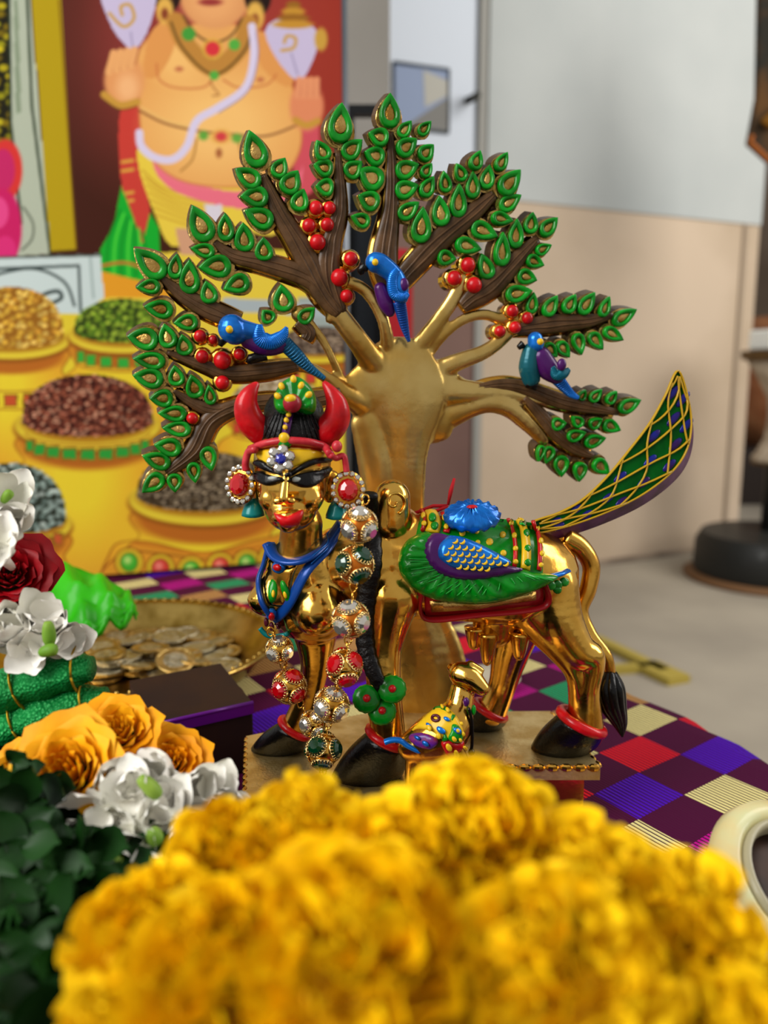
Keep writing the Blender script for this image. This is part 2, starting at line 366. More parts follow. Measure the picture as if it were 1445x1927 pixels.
# ------------------------------------------------------------------ altar table and checked cloth
bound_px = [(1445, 1440), (1290, 1355), (1180, 1310), (1090, 1262), (1040, 1215), (960, 1150), (820, 1085)]
BND = [atz(x, y, 0).xy for x, y in bound_px]
BND = [Vector((.30, .19)), Vector((.235, .32))] + BND + [Vector((-.02, .95)), Vector((-.75, .72)), Vector((-.55, .06)), Vector((.30, .06))]
BND = [Vector((p.x, p.y)) for p in BND]
mb = MB(); cen = sum(BND, Vector((0, 0)))/len(BND)
mb.prism([Vector((*(p-(p-cen).normalized()*.02), -.006)) for p in BND][::-1], Vector((0, 0, FZ+.006)))
tag(mb.build('altar_table', mat('table_wood', '#4a3424', .6), smooth=False), 'low altar table under the checked cloth', 'table')
L0 = Vector((.1132, .4188)); UU = Vector((.0280, .0214)); VV = Vector((.0148, -.0217))
def cloth_mat(name, col, rib):
    m = mat(name, col, .65); nt = m.node_tree; b = nt.nodes['Principled BSDF']; b.inputs['Specular IOR Level'].default_value = .08
    uv = nt.nodes.new('ShaderNodeUVMap'); wv = nt.nodes.new('ShaderNodeTexWave'); wv.wave_type = 'BANDS'; wv.bands_direction = 'X'
    wv.inputs['Scale'].default_value = 13/ (2*math.pi) * 2*math.pi/20*7 if rib else 6; wv.inputs['Distortion'].default_value = .25; wv.inputs['Detail'].default_value = 1
    nt.links.new(uv.outputs[0], wv.inputs['Vector'])
    if rib:
        mx = nt.nodes.new('ShaderNodeMix'); mx.data_type = 'RGBA'; mx.inputs[6].default_value = (*lin('#3a0a2b'), 1); mx.inputs[7].default_value = (*lin(col), 1)
        r = nt.nodes.new('ShaderNodeMapRange'); r.inputs[1].default_value = .10; r.inputs[2].default_value = .38
        nt.links.new(wv.outputs['Fac'], r.inputs[0]); nt.links.new(r.outputs[0], mx.inputs[0]); nt.links.new(mx.outputs[2], b.inputs['Base Color'])
    bp = nt.nodes.new('ShaderNodeBump'); bp.inputs['Strength'].default_value = .7 if rib else .2; bp.inputs['Distance'].default_value = .0008
    nt.links.new(wv.outputs['Fac'], bp.inputs['Height']); nt.links.new(bp.outputs[0], b.inputs['Normal']); return m
CM = [cloth_mat('cloth_plum', '#43062e', False)] + [cloth_mat('cloth_'+n, c, True) for n, c in (('cream', '#e0d48e'), ('red', '#dc1626'), ('violet', '#4a0ab4'), ('magenta', '#b00c80'), ('green', '#109a62'), ('tan', '#b98a4c'))]
ROW = {-1: 1, 0: 2, 1: 3, 2: 1, 3: 4, 4: 5, 5: 6}
bpoly = [(p.x, p.y) for p in BND]
def nearest_b(p):
    best = None
    for i in range(len(BND)):
        a, b = BND[i], BND[(i+1) % len(BND)]; ab = b-a; t = max(0, min(1, (p-a).dot(ab)/ab.length_squared)); q = a+ab*t; d = (p-q).length
        if best is None or d < best[0]: best = (d, q)
    return best
SUB = 4; us = range(-26*SUB, 16*SUB+1); vss = range(-40*SUB, 32*SUB+1); vid = {}; V = []; UVc = []; F = []; FM = []
def cv(i, j):
    if (i, j) in vid: return vid[(i, j)]
    p = L0+UU*(i/SUB)+VV*(j/SUB); r = None
    z = .0006*math.sin(p.x*60+1)*math.cos(p.y*47)
    if pip(p, bpoly): r = (p.x, p.y, z)
    else:
        d, q = nearest_b(p)
        if d < .30:
            n = (p-q).normalized(); bul = .010*(1-math.exp(-d/.008)) + .010*math.sin(q.x*55+q.y*40)*min(1, d/.1)
            r = (q.x+n.x*bul, q.y+n.y*bul, max(FZ+.002, z-max(0, d-.004)))
    if r is None: vid[(i, j)] = None; return None
    vid[(i, j)] = len(V); V.append(r); UVc.append((i/SUB, j/SUB)); return vid[(i, j)]
for i in us[:-1]:
    for j in vss[:-1]:
        q = [cv(i, j), cv(i+1, j), cv(i+1, j+1), cv(i, j+1)]
        if None in q: continue
        ci, cj = i//SUB, j//SUB; F.append(tuple(q)); FM.append(ROW[(cj+1) % 7 - 1] if (ci+cj) % 2 == 0 else 0)
me = bpy.data.meshes.new('checked_cloth'); me.from_pydata(V, [], F)
for m in CM: me.materials.append(m)
me.polygons.foreach_set('material_index', FM); me.polygons.foreach_set('use_smooth', [True]*len(F))
uvl = me.uv_layers.new(name='UVMap'); li = [l.vertex_index for l in me.loops]; uvl.data.foreach_set('uv', [c for k in li for c in UVc[k]])
cloth = link('checked_cloth', me); tag(cloth, 'plum cloth woven with red, violet and cream checks over the altar table', 'tablecloth')
# ------------------------------------------------------------------ printed banner behind the altar (flat print on a stiff board)
P1 = Vector((-.264, .790, 0)); PD = Vector((.953, .302, 0)).normalized(); PN = Vector((PD.y, -PD.x, 0))
def bu(px, py): return (atp(px, py, P1, PN)-P1).dot(PD)
u0, u1 = bu(-70, 600), bu(648, 500); z0, z1 = 0.004, atp(300, -70, P1, PN).z
NU, NV = 340, int(340*(z1-z0)/(u1-u0)); U, Z = np.meshgrid(np.linspace(u0, u1, NU), np.linspace(z0, z1, NV), indexing='ij')
bow = .004*np.sin((U-u0)/(u1-u0)*math.pi*1.5)
WX = P1.x+PD.x*U+PN.x*bow; WY = P1.y+PD.y*U+PN.y*bow
dz = Z-CAM.z; dep = WY*CF.y+dz*CF.z; PX = 722.5+FPX*WX/dep; PY = 963.5-FPX*(WY*CU.y+dz*CU.z)/dep
X_, Y_ = PX.ravel(), PY.ravel(); C = np.zeros((X_.size, 3))
def S(c): return np.array(c, float) if not isinstance(c, str) else np.array([int(c[i:i+2], 16) for i in (1, 3, 5)], float)
def paint(mask, c): C[:] = C*(1-mask[:, None])+S(c)*mask[:, None]
def inpoly(pts):
    m = np.zeros(X_.size, bool); n = len(pts); j = n-1
    for i in range(n):
        xi, yi = pts[i][:2]; xj, yj = pts[j][:2]
        if yi != yj: m ^= ((yi > Y_) != (yj > Y_)) & (X_ < (xj-xi)*(Y_-yi)/(yj-yi)+xi)
        j = i
    return m
def sm(pts, closed=True): return [(p.x, p.y) for p in cat([(x, y, 0) for x, y in pts], 6, closed)]
def poly(pts, c, smooth=False, edge=None, ew=2.5):
    if smooth: pts = sm(pts)
    paint(inpoly(pts).astype(float), c)
    if edge: line(list(pts)+[pts[0]], ew, edge)
def line(pts, w_, c, smooth=False, soft=1.2, a=1):
    if smooth: pts = sm(pts, False)
    d = np.full(X_.size, 1e9); xs = [p[0] for p in pts]; ys = [p[1] for p in pts]
    k = (X_ > min(xs)-30) & (X_ < max(xs)+30) & (Y_ > min(ys)-30) & (Y_ < max(ys)+30); x, y = X_[k], Y_[k]; dd = np.full(x.size, 1e9)
    for (ax, ay), (bx, by) in zip(pts[:-1], pts[1:]):
        L = (bx-ax)**2+(by-ay)**2+1e-9; t = np.clip(((x-ax)*(bx-ax)+(y-ay)*(by-ay))/L, 0, 1); dd = np.minimum(dd, np.hypot(x-ax-t*(bx-ax), y-ay-t*(by-ay)))
    d[k] = dd; paint(np.clip((w_/2+soft-d)/(2*soft), 0, 1)*a, c)
def ell(cx, cy, rx, ry, c, soft=.06, rot=0, a=1):
    q = math.radians(rot); dx, dy = X_-cx, Y_-cy; e = np.hypot((dx*math.cos(q)+dy*math.sin(q))/rx, (-dx*math.sin(q)+dy*math.cos(q))/ry)
    paint(np.clip((1+soft-e)/(2*soft), 0, 1)*a, c)
def heap(mask, sp, cols, dark, seed):
    r = np.random.default_rng(seed); k = np.where(mask)[0]
    if not k.size: return
    x, y = X_[k], Y_[k]; gx = np.arange(x.min()-sp, x.max()+sp, sp); gy = np.arange(y.min()-sp, y.max()+sp, sp*.75)
    GX, GY = np.meshgrid(gx, gy); GX = (GX+r.uniform(-.45, .45, GX.shape)*sp); GY = GY+r.uniform(-.4, .4, GY.shape)*sp*.75
    cc = S(dark)+np.zeros((GX.size, 3)); pal = np.array([S(c) for c in cols]); cc = pal[r.integers(0, len(cols), GX.size)]*r.uniform(.8, 1.1, (GX.size, 1))
    gxf, gyf = GX.ravel(), GY.ravel(); ix = np.clip(((x-gx[0])/sp).round().astype(int), 1, len(gx)-2); iy = np.clip(((y-gy[0])/(sp*.75)).round().astype(int), 1, len(gy)-2)
    b = np.full(x.size, 1e9); bi = np.zeros(x.size, int)
    for ddx in (-1, 0, 1):
        for ddy in (-1, 0, 1):
            q = (iy+ddy)*len(gx)+ix+ddx; d = np.hypot(x-gxf[q], (y-gyf[q])*1.35); m = d < b; b[m] = d[m]; bi[m] = q[m]
    t = np.clip((b/sp-.30)/.22, 0, 1)[:, None]; C[k] = cc[bi]*(1-t)+S(dark)*t
# ground of the print
C[:] = S('#3c1a10')
g = np.clip((X_-150)/260, 0, 1)*np.clip((330-Y_)/200, 0, 1); paint(g*.9, '#8e2a26'); ell(590, 120, 130, 220, '#8f2f22', .5)
ell(330, 60, 190, 230, '#9a3f3c', .6, a=.6)
poly([(-90, 0), (18, -80), (25, 500), (-90, 500)], '#7a6a10'); heap(inpoly([(-90, -80), (14, -80), (22, 260), (-90, 260)]), 22, ['#8f8a12', '#b0a118', '#6b5a0a'], '#191708', 3)
poly([(16, -80), (50, -80), (96, 478), (24, 482)], '#a3ab98'); poly([(26, 0), (34, 0), (40, 210), (30, 215)], '#7d8a72')
line([(16, -60), (20, 230), (40, 420)], 5, '#1f2a1a'); line([(48, -80), (60, 200), (95, 478)], 5, '#23301e')
poly([(54, -80), (110, -80), (143, 470), (95, 474)], '#a58d10'); line([(111, 0), (144, 470)], 3, '#6b4a0a'); line([(94, 474), (143, 471)], 3, '#4a3408')
ell(10, 320, 32, 58, '#c4302c'); ell(6, 320, 22, 40, '#b3225a'); ell(5, 430, 36, 75, '#b81a58'); ell(-4, 400, 20, 30, '#d0407c'); ell(10, 470, 20, 26, '#c72a6c')
line([(44, 390), (62, 420), (60, 450), (42, 470)], 4, '#5a6152', True)
# lower wall of the print
m = (Y_ > 545).astype(float); paint(m, '#cdb830'); poly([(190, 470), (660, 470), (660, 640), (190, 640)], '#d2b93a'); poly([(560, 560), (660, 560), (660, 640), (560, 640)], '#8f9a95')
poly([(420, 560), (660, 575), (660, 600), (420, 585)], '#9aa5a8')
# figure
poly([(285, 400), (300, 475), (420, 475), (440, 440), (340, 380)], '#3a1a0c')
poly([(228, 205), (262, 200), (270, 320), (282, 400), (270, 462), (236, 385), (224, 290)], '#b9392f', True)
for y in (305, 322, 365, 380, 415): line([(230, y), (250, y-3)], 6, '#c9973a')
poly([(228, 350), (214, 425), (188, 470), (186, 545), (300, 545), (300, 430), (282, 400), (268, 460), (246, 395)], '#139c28', False)
for k in range(7): line([(226+k*7, 395+k*7), (205+k*12, 450+k*5), (200+k*14, 520)], 4, '#49c637' if k % 2 else '#0b7d1e', True)
line([(192, 500), (240, 495), (300, 520), (330, 540)], 6, '#b4692a', True); poly([(190, 510), (330, 545), (330, 560), (190, 560)], '#d08f22')
poly([(556, 230), (596, 225), (600, 300), (588, 360), (560, 360), (552, 300)], '#c04a55', True)
poly([(262, 275), (262, 320), (290, 400), (322, 462), (380, 450), (440, 430), (520, 440), (560, 350), (470, 350), (360, 345), (300, 310)], '#d6bb3f', True)
for k in range(7): line([(268+k*4, 320+k*14), (310+k*10, 355+k*12), (380+k*12, 370+k*11)], 3, '#b88d2b', True)
poly([(290, 300), (345, 335), (420, 358), (500, 355), (560, 330), (570, 300), (560, 360), (500, 392), (420, 388), (340, 365), (300, 335)], '#d9687a', True)
poly([(385, 385), (418, 385), (415, 440), (390, 440)], '#c9c2cc'); poly([(330, 430), (470, 430), (480, 480), (340, 480)], '#c0906f')
SK, SK2, SKL = '#d69a55', '#b9683a', '#e9bd72'
poly([(262, 195), (275, 110), (330, 60), (400, 40), (480, 60), (530, 110), (560, 200), (565, 280), (520, 340), (420, 352), (330, 335), (275, 280)], SK, True, SK2, 3)
ell(340, 120, 85, 70, SK); ell(480, 120, 85, 60, SK); ell(410, 235, 110, 85, SKL, .5, a=.7); ell(330, 110, 45, 40, SKL, .6, a=.6)
poly([(270, 140), (280, 70), (310, 40), (330, 80), (300, 140)], '#cf8d4b', True); poly([(480, 60), (530, 80), (552, 150), (530, 160), (490, 120)], '#cf8d4b', True)
line([(295, 120), (300, 150), (330, 165), (380, 165), (400, 150)], 3, SK2, True); line([(420, 150), (450, 165), (500, 160), (520, 140)], 3, SK2, True)
ell(337, 130, 8, 5, '#b56a44', .4); ell(490, 150, 7, 5, '#b56a44', .4); ell(412, 288, 6, 9, '#9c5a33', .4)
line([(262, 208), (310, 232), (370, 246), (430, 252), (500, 256), (560, 235)], 4, '#7c4d2b', True); line([(262, 200), (310, 225), (360, 240)], 3, '#d9b067', True)
line([(370, 262), (362, 300), (340, 322)], 4, '#a8783a', True); line([(448, 262), (456, 300)], 4, '#a8783a', True)
ell(383, 255, 9, 9, '#5c9a3a', .3); ell(416, 257, 20, 14, '#d5a24d', .2); ell(416, 257, 11, 9, '#c43b3f', .3); ell(446, 260, 10, 9, '#5c9a3a', .3)
ell(405, -8, 66, 62, '#c98a55'); ell(400, 0, 50, 45, '#d79a62', .4); ell(396, 4, 22, 7, '#8e3330', .3); ell(315, -10, 26, 34, '#241410'); ell(485, -10, 26, 40, '#20120e')
ell(310, 20, 16, 26, '#d0a24a', .2); ell(480, 30, 17, 28, '#d0a24a', .2); ell(310, 26, 7, 11, '#7d3b22', .3); ell(480, 38, 7, 12, '#7d3b22', .3)
line([(330, 40), (352, 85), (402, 128), (450, 92), (468, 45)], 34, '#b07b35', True); line([(322, 42), (345, 92), (402, 140), (458, 98), (476, 45)], 4, '#57401c', True); line([(345, 30), (370, 65), (402, 80), (436, 66), (455, 35)], 4, '#57401c', True)
for x, y, r, c_ in ((355, 64, 13, '#3f8f35'), (441, 84, 11, '#4f9f3c'), (400, 92, 19, '#c9a03c'), (400, 92, 14, '#c73038'), (403, 142, 9, '#4f9f3c')): ell(x, y, r, r, c_, .15)
line([(395, 152), (402, 165), (412, 178), (400, 180)], 3, '#a06a38', True)
line([(474, 50), (478, 105), (462, 165), (410, 203), (370, 228), (352, 275), (325, 300), (290, 296), (266, 275), (262, 250)], 15, '#c9bfd8', True); line([(482, 60), (485, 110), (466, 172), (412, 212)], 2, '#7d6f90', True)
# hands and conches
poly([(190, -40), (205, 40), (245, 92), (272, 70), (292, 10), (285, -40)], '#b9aecb', True); line([(206, 25), (232, 50), (252, 35), (245, 10), (228, 12), (230, 28)], 6, '#b98f3a', True); line([(246, 60), (250, 90)], 2, '#7e7596')
poly([(500, 55), (545, 30), (598, 60), (590, 110), (562, 152), (520, 110)], '#b9aecb', True); line([(530, 95), (552, 90), (556, 72), (540, 68), (535, 80)], 6, '#b98f3a', True); line([(548, 100), (560, 140)], 2, '#7e7596')
for k in range(4): ell(552, 10+k*12, 14+k*8, 8, '#b5832d' if k % 2 else '#8d5d1e', .2)
ell(604, 74, 12, 22, '#b98f3a', .2)
ell(234, 152, 38, 48, '#d18f58', .12); 
for k in range(4): line([(205+k*14, 135-k*4), (214+k*13, 100-k*2)], 14, '#d89c62'); line([(212+k*14, 134-k*4), (221+k*13, 104-k*2)], 2, '#9c5634')
ell(240, 165, 20, 26, '#e0a873', .5); line([(196, 178), (225, 198), (258, 192)], 14, '#b98a36', True); line([(198, 190), (226, 206), (258, 200)], 2, '#5d3a16', True)
ell(577, 200, 32, 46, '#cf7f58', .12)
for k in range(4): line([(560+k*12, 180), (563+k*11, 150)], 12, '#d48a60'); line([(566+k*12, 180), (569+k*11, 152)], 2, '#9c4a38')
line([(556, 226), (576, 236), (598, 228)], 13, '#b98a36', True)
# white plinth with scroll
poly([(-90, 486), (188, 478), (196, 560), (150, 590), (-90, 590)], '#b9c7c5'); line([(-60, 486), (190, 480)], 4, '#39423b'); line([(-60, 508), (148, 500), (152, 585)], 5, '#2e3a38')
line([(-20, 520), (60, 505), (120, 530), (140, 575)], 5, '#2e3a38', True); line([(62, 580), (80, 556), (108, 548), (116, 560), (100, 570)], 7, '#2e3a38', True); line([(170, 485), (176, 560)], 5, '#95a5a2')
# pots
def pot(cx, ry_, rx, ry, neck, body, ybot, cols, dark, sp, hh, seed, band=None, bcol=None, nsq=8):
    bw = body; yb = ry_+ry
    B = [(cx-rx*.88, ry_+ry*.5), (cx-rx*.86, ry_+ry+neck*.7), (cx-bw, ry_+neck*2.6), (cx-bw*.98, ybot), (cx+bw*.98, ybot), (cx+bw, ry_+neck*2.6), (cx+rx*.86, ry_+ry+neck*.7), (cx+rx*.88, ry_+ry*.5)]
    poly(B, '#cf9426', True, '#8a4a14', 3); ell(cx-bw*.1, ry_+neck*2.6, bw*.62, max(40, (ybot-ry_)*.42), '#d6c02c', .55, a=.95)
    ell(cx, ry_+ry*.55+8, rx*.93, ry*1.1, '#a85f1c', .12); ell(cx, ry_+6, rx*1.02, ry*1.1, '#8a5014', .03); ell(cx, ry_, rx, ry*1.05, '#cfb932', .04); ell(cx, ry_-4, rx*.9, ry*.8, '#a0701a', .1)
    hp_ = [(cx-rx*.9, ry_-4)]+[(cx+rx*.9*math.cos(q), ry_-6-hh*math.sin(q)**.8) for q in np.linspace(math.pi, 0, 14)[1:-1]]+[(cx+rx*.9, ry_-4)]+[(cx+rx*.88*math.cos(q), ry_-6+ry*.62*math.sin(q)) for q in np.linspace(0, math.pi, 12)[1:-1]]
    heap(inpoly(hp_), sp, cols, dark, seed)
    if band:
        for k in range(nsq):
            t = -1+2*(k+.5)/nsq; x = cx+rx*.84*math.sin(t*1.35); y = band+ry*.55*math.cos(t*1.35); w_ = rx*.075*max(.3, math.cos(t*1.2))+2
            poly([(x-w_-3, y-12), (x+w_+3, y-12), (x+w_+3, y+12), (x-w_-3, y+12)], '#7a5a14'); poly([(x-w_, y-9), (x+w_, y-9), (x+w_, y+9), (x-w_, y+9)], bcol)
        for e in (-17, 17):
            line([(cx+rx*.86*math.sin(q), band+e+ry*.55*math.cos(q)) for q in np.linspace(-1.45, 1.45, 14)], 2.5, '#94541a')
pot(600, 660, 85, 22, 20, 90, 760, ['#8d7a68', '#6e5b4c', '#a08c74'], '#3a2c22', 9, 40, 11, 700, '#b83a2c', 6)
pot(20, 640, 112, 34, 36, 118, 900, ['#d3a83a', '#c59030', '#e0bd5c'], '#8a5a18', 13, 95, 12, 735, '#b34a26', 7)
pot(232, 630, 104, 34, 36, 118, 830, ['#7a9a26', '#93ad35', '#5f8420'], '#2b3c10', 12, 62, 13, 664, '#2f9a35', 7)
pot(520, 770, 95, 26, 26, 110, 900, ['#cfc0a0', '#b3a080', '#d8cdb4'], '#7a6648', 9, 55, 16, 800, '#b83a2c', 7)
pot(165, 800, 138, 46, 36, 150, 1130, ['#8a4a33', '#a5624a', '#6e3324', '#b98468'], '#371610', 10, 90, 14, 830, '#2a8d33', 9)
pot(20, 985, 116, 42, 30, 105, 1130, ['#8fa39a', '#a9b8ae', '#70857c'], '#23291f', 14, 108, 15, 1005, '#b3502a', 7)
pot(385, 940, 143, 46, 36, 175, 1140, ['#6a5c48', '#857660', '#54452f', '#9a8a70'], '#2a2014', 9, 85, 17)
poly([(205, 1105), (240, 1030), (280, 1020), (385, 1040), (490, 1015), (560, 1010), (570, 1110)], '#c98a26', True, '#8a4a14', 3)
line([(250, 1022), (300, 1030), (385, 1042), (480, 1030), (550, 1010)], 6, '#b8721e', True); line([(255, 1036), (320, 1044), (390, 1052), (480, 1040), (550, 1022)], 3, '#7d4414', True)
for x, y, c_ in ((243, 1058, '#3c9c2a'), (302, 1069, '#bf3a2e'), (360, 1073, '#3c9c2a'), (415, 1066, '#bf3a2e'), (465, 1060, '#3c9c2a'), (512, 1052, '#bf3a2e')):
    ell(x, y, 28, 28, '#7d4a14', .05); ell(x, y, 25, 25, '#cdb02a', .05); ell(x, y, 18, 19, '#6b4a14', .08); ell(x, y, 16, 17, c_, .1); ell(x-3, y-4, 7, 7, '#dfe08a' if c_[1] == '3' else '#e69a8a', .6, a=.7)
Cl = np.clip(C, 0, 255)/255; Cl = np.where(Cl <= .04045, Cl/12.92, ((Cl+.055)/1.055)**2.4)
idx = np.arange(NU*NV).reshape(NU, NV); Fq = np.stack([idx[:-1, :-1], idx[1:, :-1], idx[1:, 1:], idx[:-1, 1:]], -1).reshape(-1, 4)
me = bpy.data.meshes.new('print_sheet'); me.vertices.add(NU*NV); me.vertices.foreach_set('co', np.stack([WX, WY, Z], -1).reshape(-1))
me.loops.add(Fq.size); me.loops.foreach_set('vertex_index', Fq.reshape(-1).astype(np.int32)); me.polygons.add(len(Fq)); me.polygons.foreach_set('loop_start', np.arange(0, Fq.size, 4, dtype=np.int32)); me.update()
ca = me.color_attributes.new('print', 'FLOAT_COLOR', 'POINT'); ca.data.foreach_set('color', np.concatenate([Cl, np.ones((len(Cl), 1))], 1).reshape(-1))
pm = mat('vinyl_print', '#ffffff', .55, spec=.1); at_ = pm.node_tree.nodes.new('ShaderNodeAttribute'); at_.attribute_name = 'print'
pm.node_tree.links.new(at_.outputs['Color'], pm.node_tree.nodes['Principled BSDF'].inputs['Base Color']); me.materials.append(pm); me.polygons.foreach_set('use_smooth', [True]*len(Fq)); me.update(); me.validate()
ban = thing('printed_banner', P1, 'printed banner of a pot-bellied figure in necklaces above pots of grain', 'banner')
link('print_sheet', me, ban)
mb = MB(); a = P1+PD*(u0)-PN*.012; b = P1+PD*u1-PN*.012; mb.prism([Vector((a.x, a.y, z0)), Vector((b.x, b.y, z0)), Vector((b.x, b.y, z1)), Vector((a.x, a.y, z1))], -PN*.008)
mb.build('backing_board', mat('white_board', '#b9bcc0', .6), ban, smooth=False)
mb = MB(); e = P1+PD*(u1+.003)-PN*.008; mb.tube([Vector((e.x, e.y, 0.002)), Vector((e.x, e.y, z1))], .004, 8); mb.build('edge_pole', mat('steel_pole', '#7b8087', .35, .8), ban)
# ------------------------------------------------------------------ the gilded statue
BT = .030
statue = thing('cow_statue', (at(800, 1400, .36).x, .36, 0.001), 'gilded statue of a woman-faced cow beneath a leafy tree with painted wings', 'statue')
def c3(x, y, Y, r): p = at(x, y, Y); return (p, r*ms(p))
def surf(bv, Yf, lift=0.0):
    def f(x, y, off):
        d = ray(x, y).normalized(); h = bv.ray_cast(CAM, d)
        if h[0] is None: return at(x, y, Yf) - d*off
        n = h[1] if h[1].dot(d) < 0 else -h[1]
        n = (n - d*.8).normalized(); return h[0] + n*(off+lift)
    return f
# plinth
def gpt(x, y, z=BT): p = atz(x, y, z); return p
pl = [gpt(463, 1385), gpt(700, 1340), gpt(1035, 1338), gpt(1130, 1440)]
fy = pl[3].y; pl += [Vector((gpt(925, 1447).x, fy, BT)), Vector((gpt(915, 1500).x, .302, BT)), Vector((gpt(466, 1520).x, .302, BT))]
mb = MB(); mb.prism(pl[::-1], Vector((0, 0, -.007))); mb.build('plinth_top', mat('sandy_gold', '#e4c98c', .42, .9, col2='#c6a25c', nscale=90, bump=.3, bscale=700), statue, smooth=False)
mb = MB(); cx_ = sum((p for p in pl), Vector())/len(pl)
mb.prism([Vector((*(p+(cx_-p)*.09).xy, BT-.007)) for p in pl][::-1], Vector((0, 0, -BT+.008))); mb.build('plinth_foot', GOLD, statue, smooth=False)
def teeth(a, b, n):
    for k in range(n):
        p = a.lerp(b, (k+.5)/n); m_ = MB(); d = (b-a).normalized(); r = (b-a).length/n*.5
        m_.ball(p+Vector((0, 0, -.0012)), (r, r*.55, r*.62), 8, 6, Matrix.Rotation(math.atan2(d.y, d.x), 3, 'Z')); m_.build('scallop', GOLD, statue, smooth=False)
teeth(pl[4], pl[3], 8); teeth(pl[3], pl[2], 11); teeth(pl[6], pl[0], 14)
# cow body with the woman's bust
items = [
 ('c', [c3(742, 1050, .347, 84), c3(800, 1066, .348, 100), c3(880, 1072, .352, 98), c3(960, 1080, .357, 94), c3(1010, 1078, .361, 78), c3(1030, 1080, .362, 58)]),
 ('c', [c3(745, 1000, .345, 52), c3(745, 1090, .342, 66)]),
 ('c', [c3(738, 985, .338, 36), c3(738, 936, .338, 35)]),
 ('c', [c3(640, 1060, .340, 70), c3(690, 1060, .343, 78), c3(742, 1060, .347, 82)]),
 ('c', [c3(568, 985, .327, 40), c3(566, 1030, .330, 46), c3(572, 1080, .336, 72), c3(590, 1130, .340, 82)]),
 ('c', [c3(590, 1110, .334, 56), c3(598, 1150, .3255, 48)]), ('c', [c3(528, 1110, .333, 46), c3(500, 1128, .329, 32), c3(478, 1128, .327, 14)]),
 ('c', [c3(735, 1120, .335, 58), c3(722, 1210, .331, 38), c3(722, 1290, .328, 34), c3(730, 1385, .3265, 35)]),
 ('c', [c3(590, 1150, .345, 55), c3(594, 1240, .348, 30), c3(580, 1310, .351, 27), c3(556, 1370, .352, 28)]),
 ('c', [c3(1035, 1100, .355, 55), c3(1050, 1165, .352, 48), c3(1085, 1222, .350, 36), c3(1112, 1240, .350, 28), c3(1104, 1300, .3505, 26), c3(1100, 1365, .351, 36)]),
 ('c', [c3(1000, 1150, .353, 45), c3(1050, 1215, .351, 30), c3(1085, 1270, .350, 22), c3(1090, 1340, .351, 22)]),
 ('c', [c3(985, 1150, .369, 50), c3(960, 1230, .374, 36), c3(945, 1290, .376, 27), c3(926, 1338, .376, 29)]),
 ('c', [c3(930, 1150, .356, 45), c3(930, 1180, .357, 40)]),
]
body_me = blob(items, .0008, 12); body = mesh_obj('cow_body', body_me, GOLD, statue); BV = bvh_of(body_me); OB = surf(BV, .33); OS = surf(BV, .352)
for x, y, Y, L_ in ((893, 1180, .352, 42), (918, 1190, .350, 62), (978, 1190, .352, 52)):
    m_ = MB(); ch = [at(x, y, Y), at(x-1, y+L_*.6, Y), at(x-2, y+L_, Y)]; m_.tube(cat(ch, 4), [17*ms(ch[0])*k for k in (1.2, 1.15, 1.05, .95, .85, .75, .65, .5, .2)], 10); m_.build('teat', GOLD, statue)
# trunk and limbs, a flat casting behind the cow
TN = Vector((math.sin(math.radians(10)), -math.cos(math.radians(10)), 0)); TP0 = at(745, 680, .402); SK_ = -TN*.0070+Vector((-.0008, 0, .0016))
def tp(x, y, off=0.0): return atp(x, y, TP0, TN) + TN*off
TS = ms(TP0)
def limb(pts, wd, m, name, off=.001, fl=.45, ridges=0, depth=None, zadd=0):
    P = cat([tp(x, y, off-(.007 if i == 0 and name == 'gold_limb' else 0)) for i, (x, y) in enumerate(pts)], 6); W = cat([(w_, 0, 0) for w_ in wd], 6); W = [max(.5, q.x)*TS for q in W]
    mbb = MB(); mbb.tube(P, W, 12, fl, TN)
    for r in range(ridges):
        s_ = (r-(ridges-1)/2)/max(1, ridges)*1.1; RP = []
        for i, p in enumerate(P):
            t = (P[min(i+1, len(P)-1)]-P[max(i-1, 0)]).normalized(); a = t.cross(TN); RP.append(p+a*W[i]*s_*(1+.15*math.sin(i*.7+r))+TN*W[i]*fl*math.sqrt(1-s_*s_)*.93)
        mbb.tube(RP, [w_*.10+.0001 for w_ in W], 5)
    return mbb.build(name, m, statue)
G = [([(722, 705), (680, 650), (635, 590), (600, 548), (570, 530)], [28, 22, 20, 18, 14], GOLDR), ([(735, 685), (727, 625), (712, 580), (685, 545), (655, 530)], [18, 13, 13, 12, 12], GOLD),
 ([(765, 690), (800, 635), (845, 575), (865, 535), (872, 505)], [22, 16, 15, 14, 10], GOLD), ([(790, 690), (830, 635), (870, 602), (910, 592), (945, 600), (962, 580)], [16, 11, 11, 11, 12, 10], GOLD),
 ([(800, 710), (860, 682), (915, 660), (955, 627), (975, 600)], [24, 18, 15, 14, 10], GOLD), ([(810, 735), (880, 738), (950, 740), (1000, 752), (1060, 765)], [40, 24, 17, 12, 8], GOLD),
 ([(830, 790), (900, 760), (950, 764), (990, 795), (1022, 828)], [32, 22, 20, 17, 13], GOLD), ([(690, 765), (650, 742), (620, 715), (580, 692), (530, 690), (470, 700)], [28, 18, 13, 12, 13, 13], GOLD),
 ([(655, 745), (632, 690), (607, 640), (582, 610), (562, 590)], [13, 9, 9, 11, 16], GOLD), ([(655, 530), (640, 560), (620, 600)], [14, 12, 10], GOLD)]
BG = mat('brushed_gold', '#d8b76e', .22, 1, col2='#b98f40', nscale=30, rvar=.16, bump=.2, bscale=150)
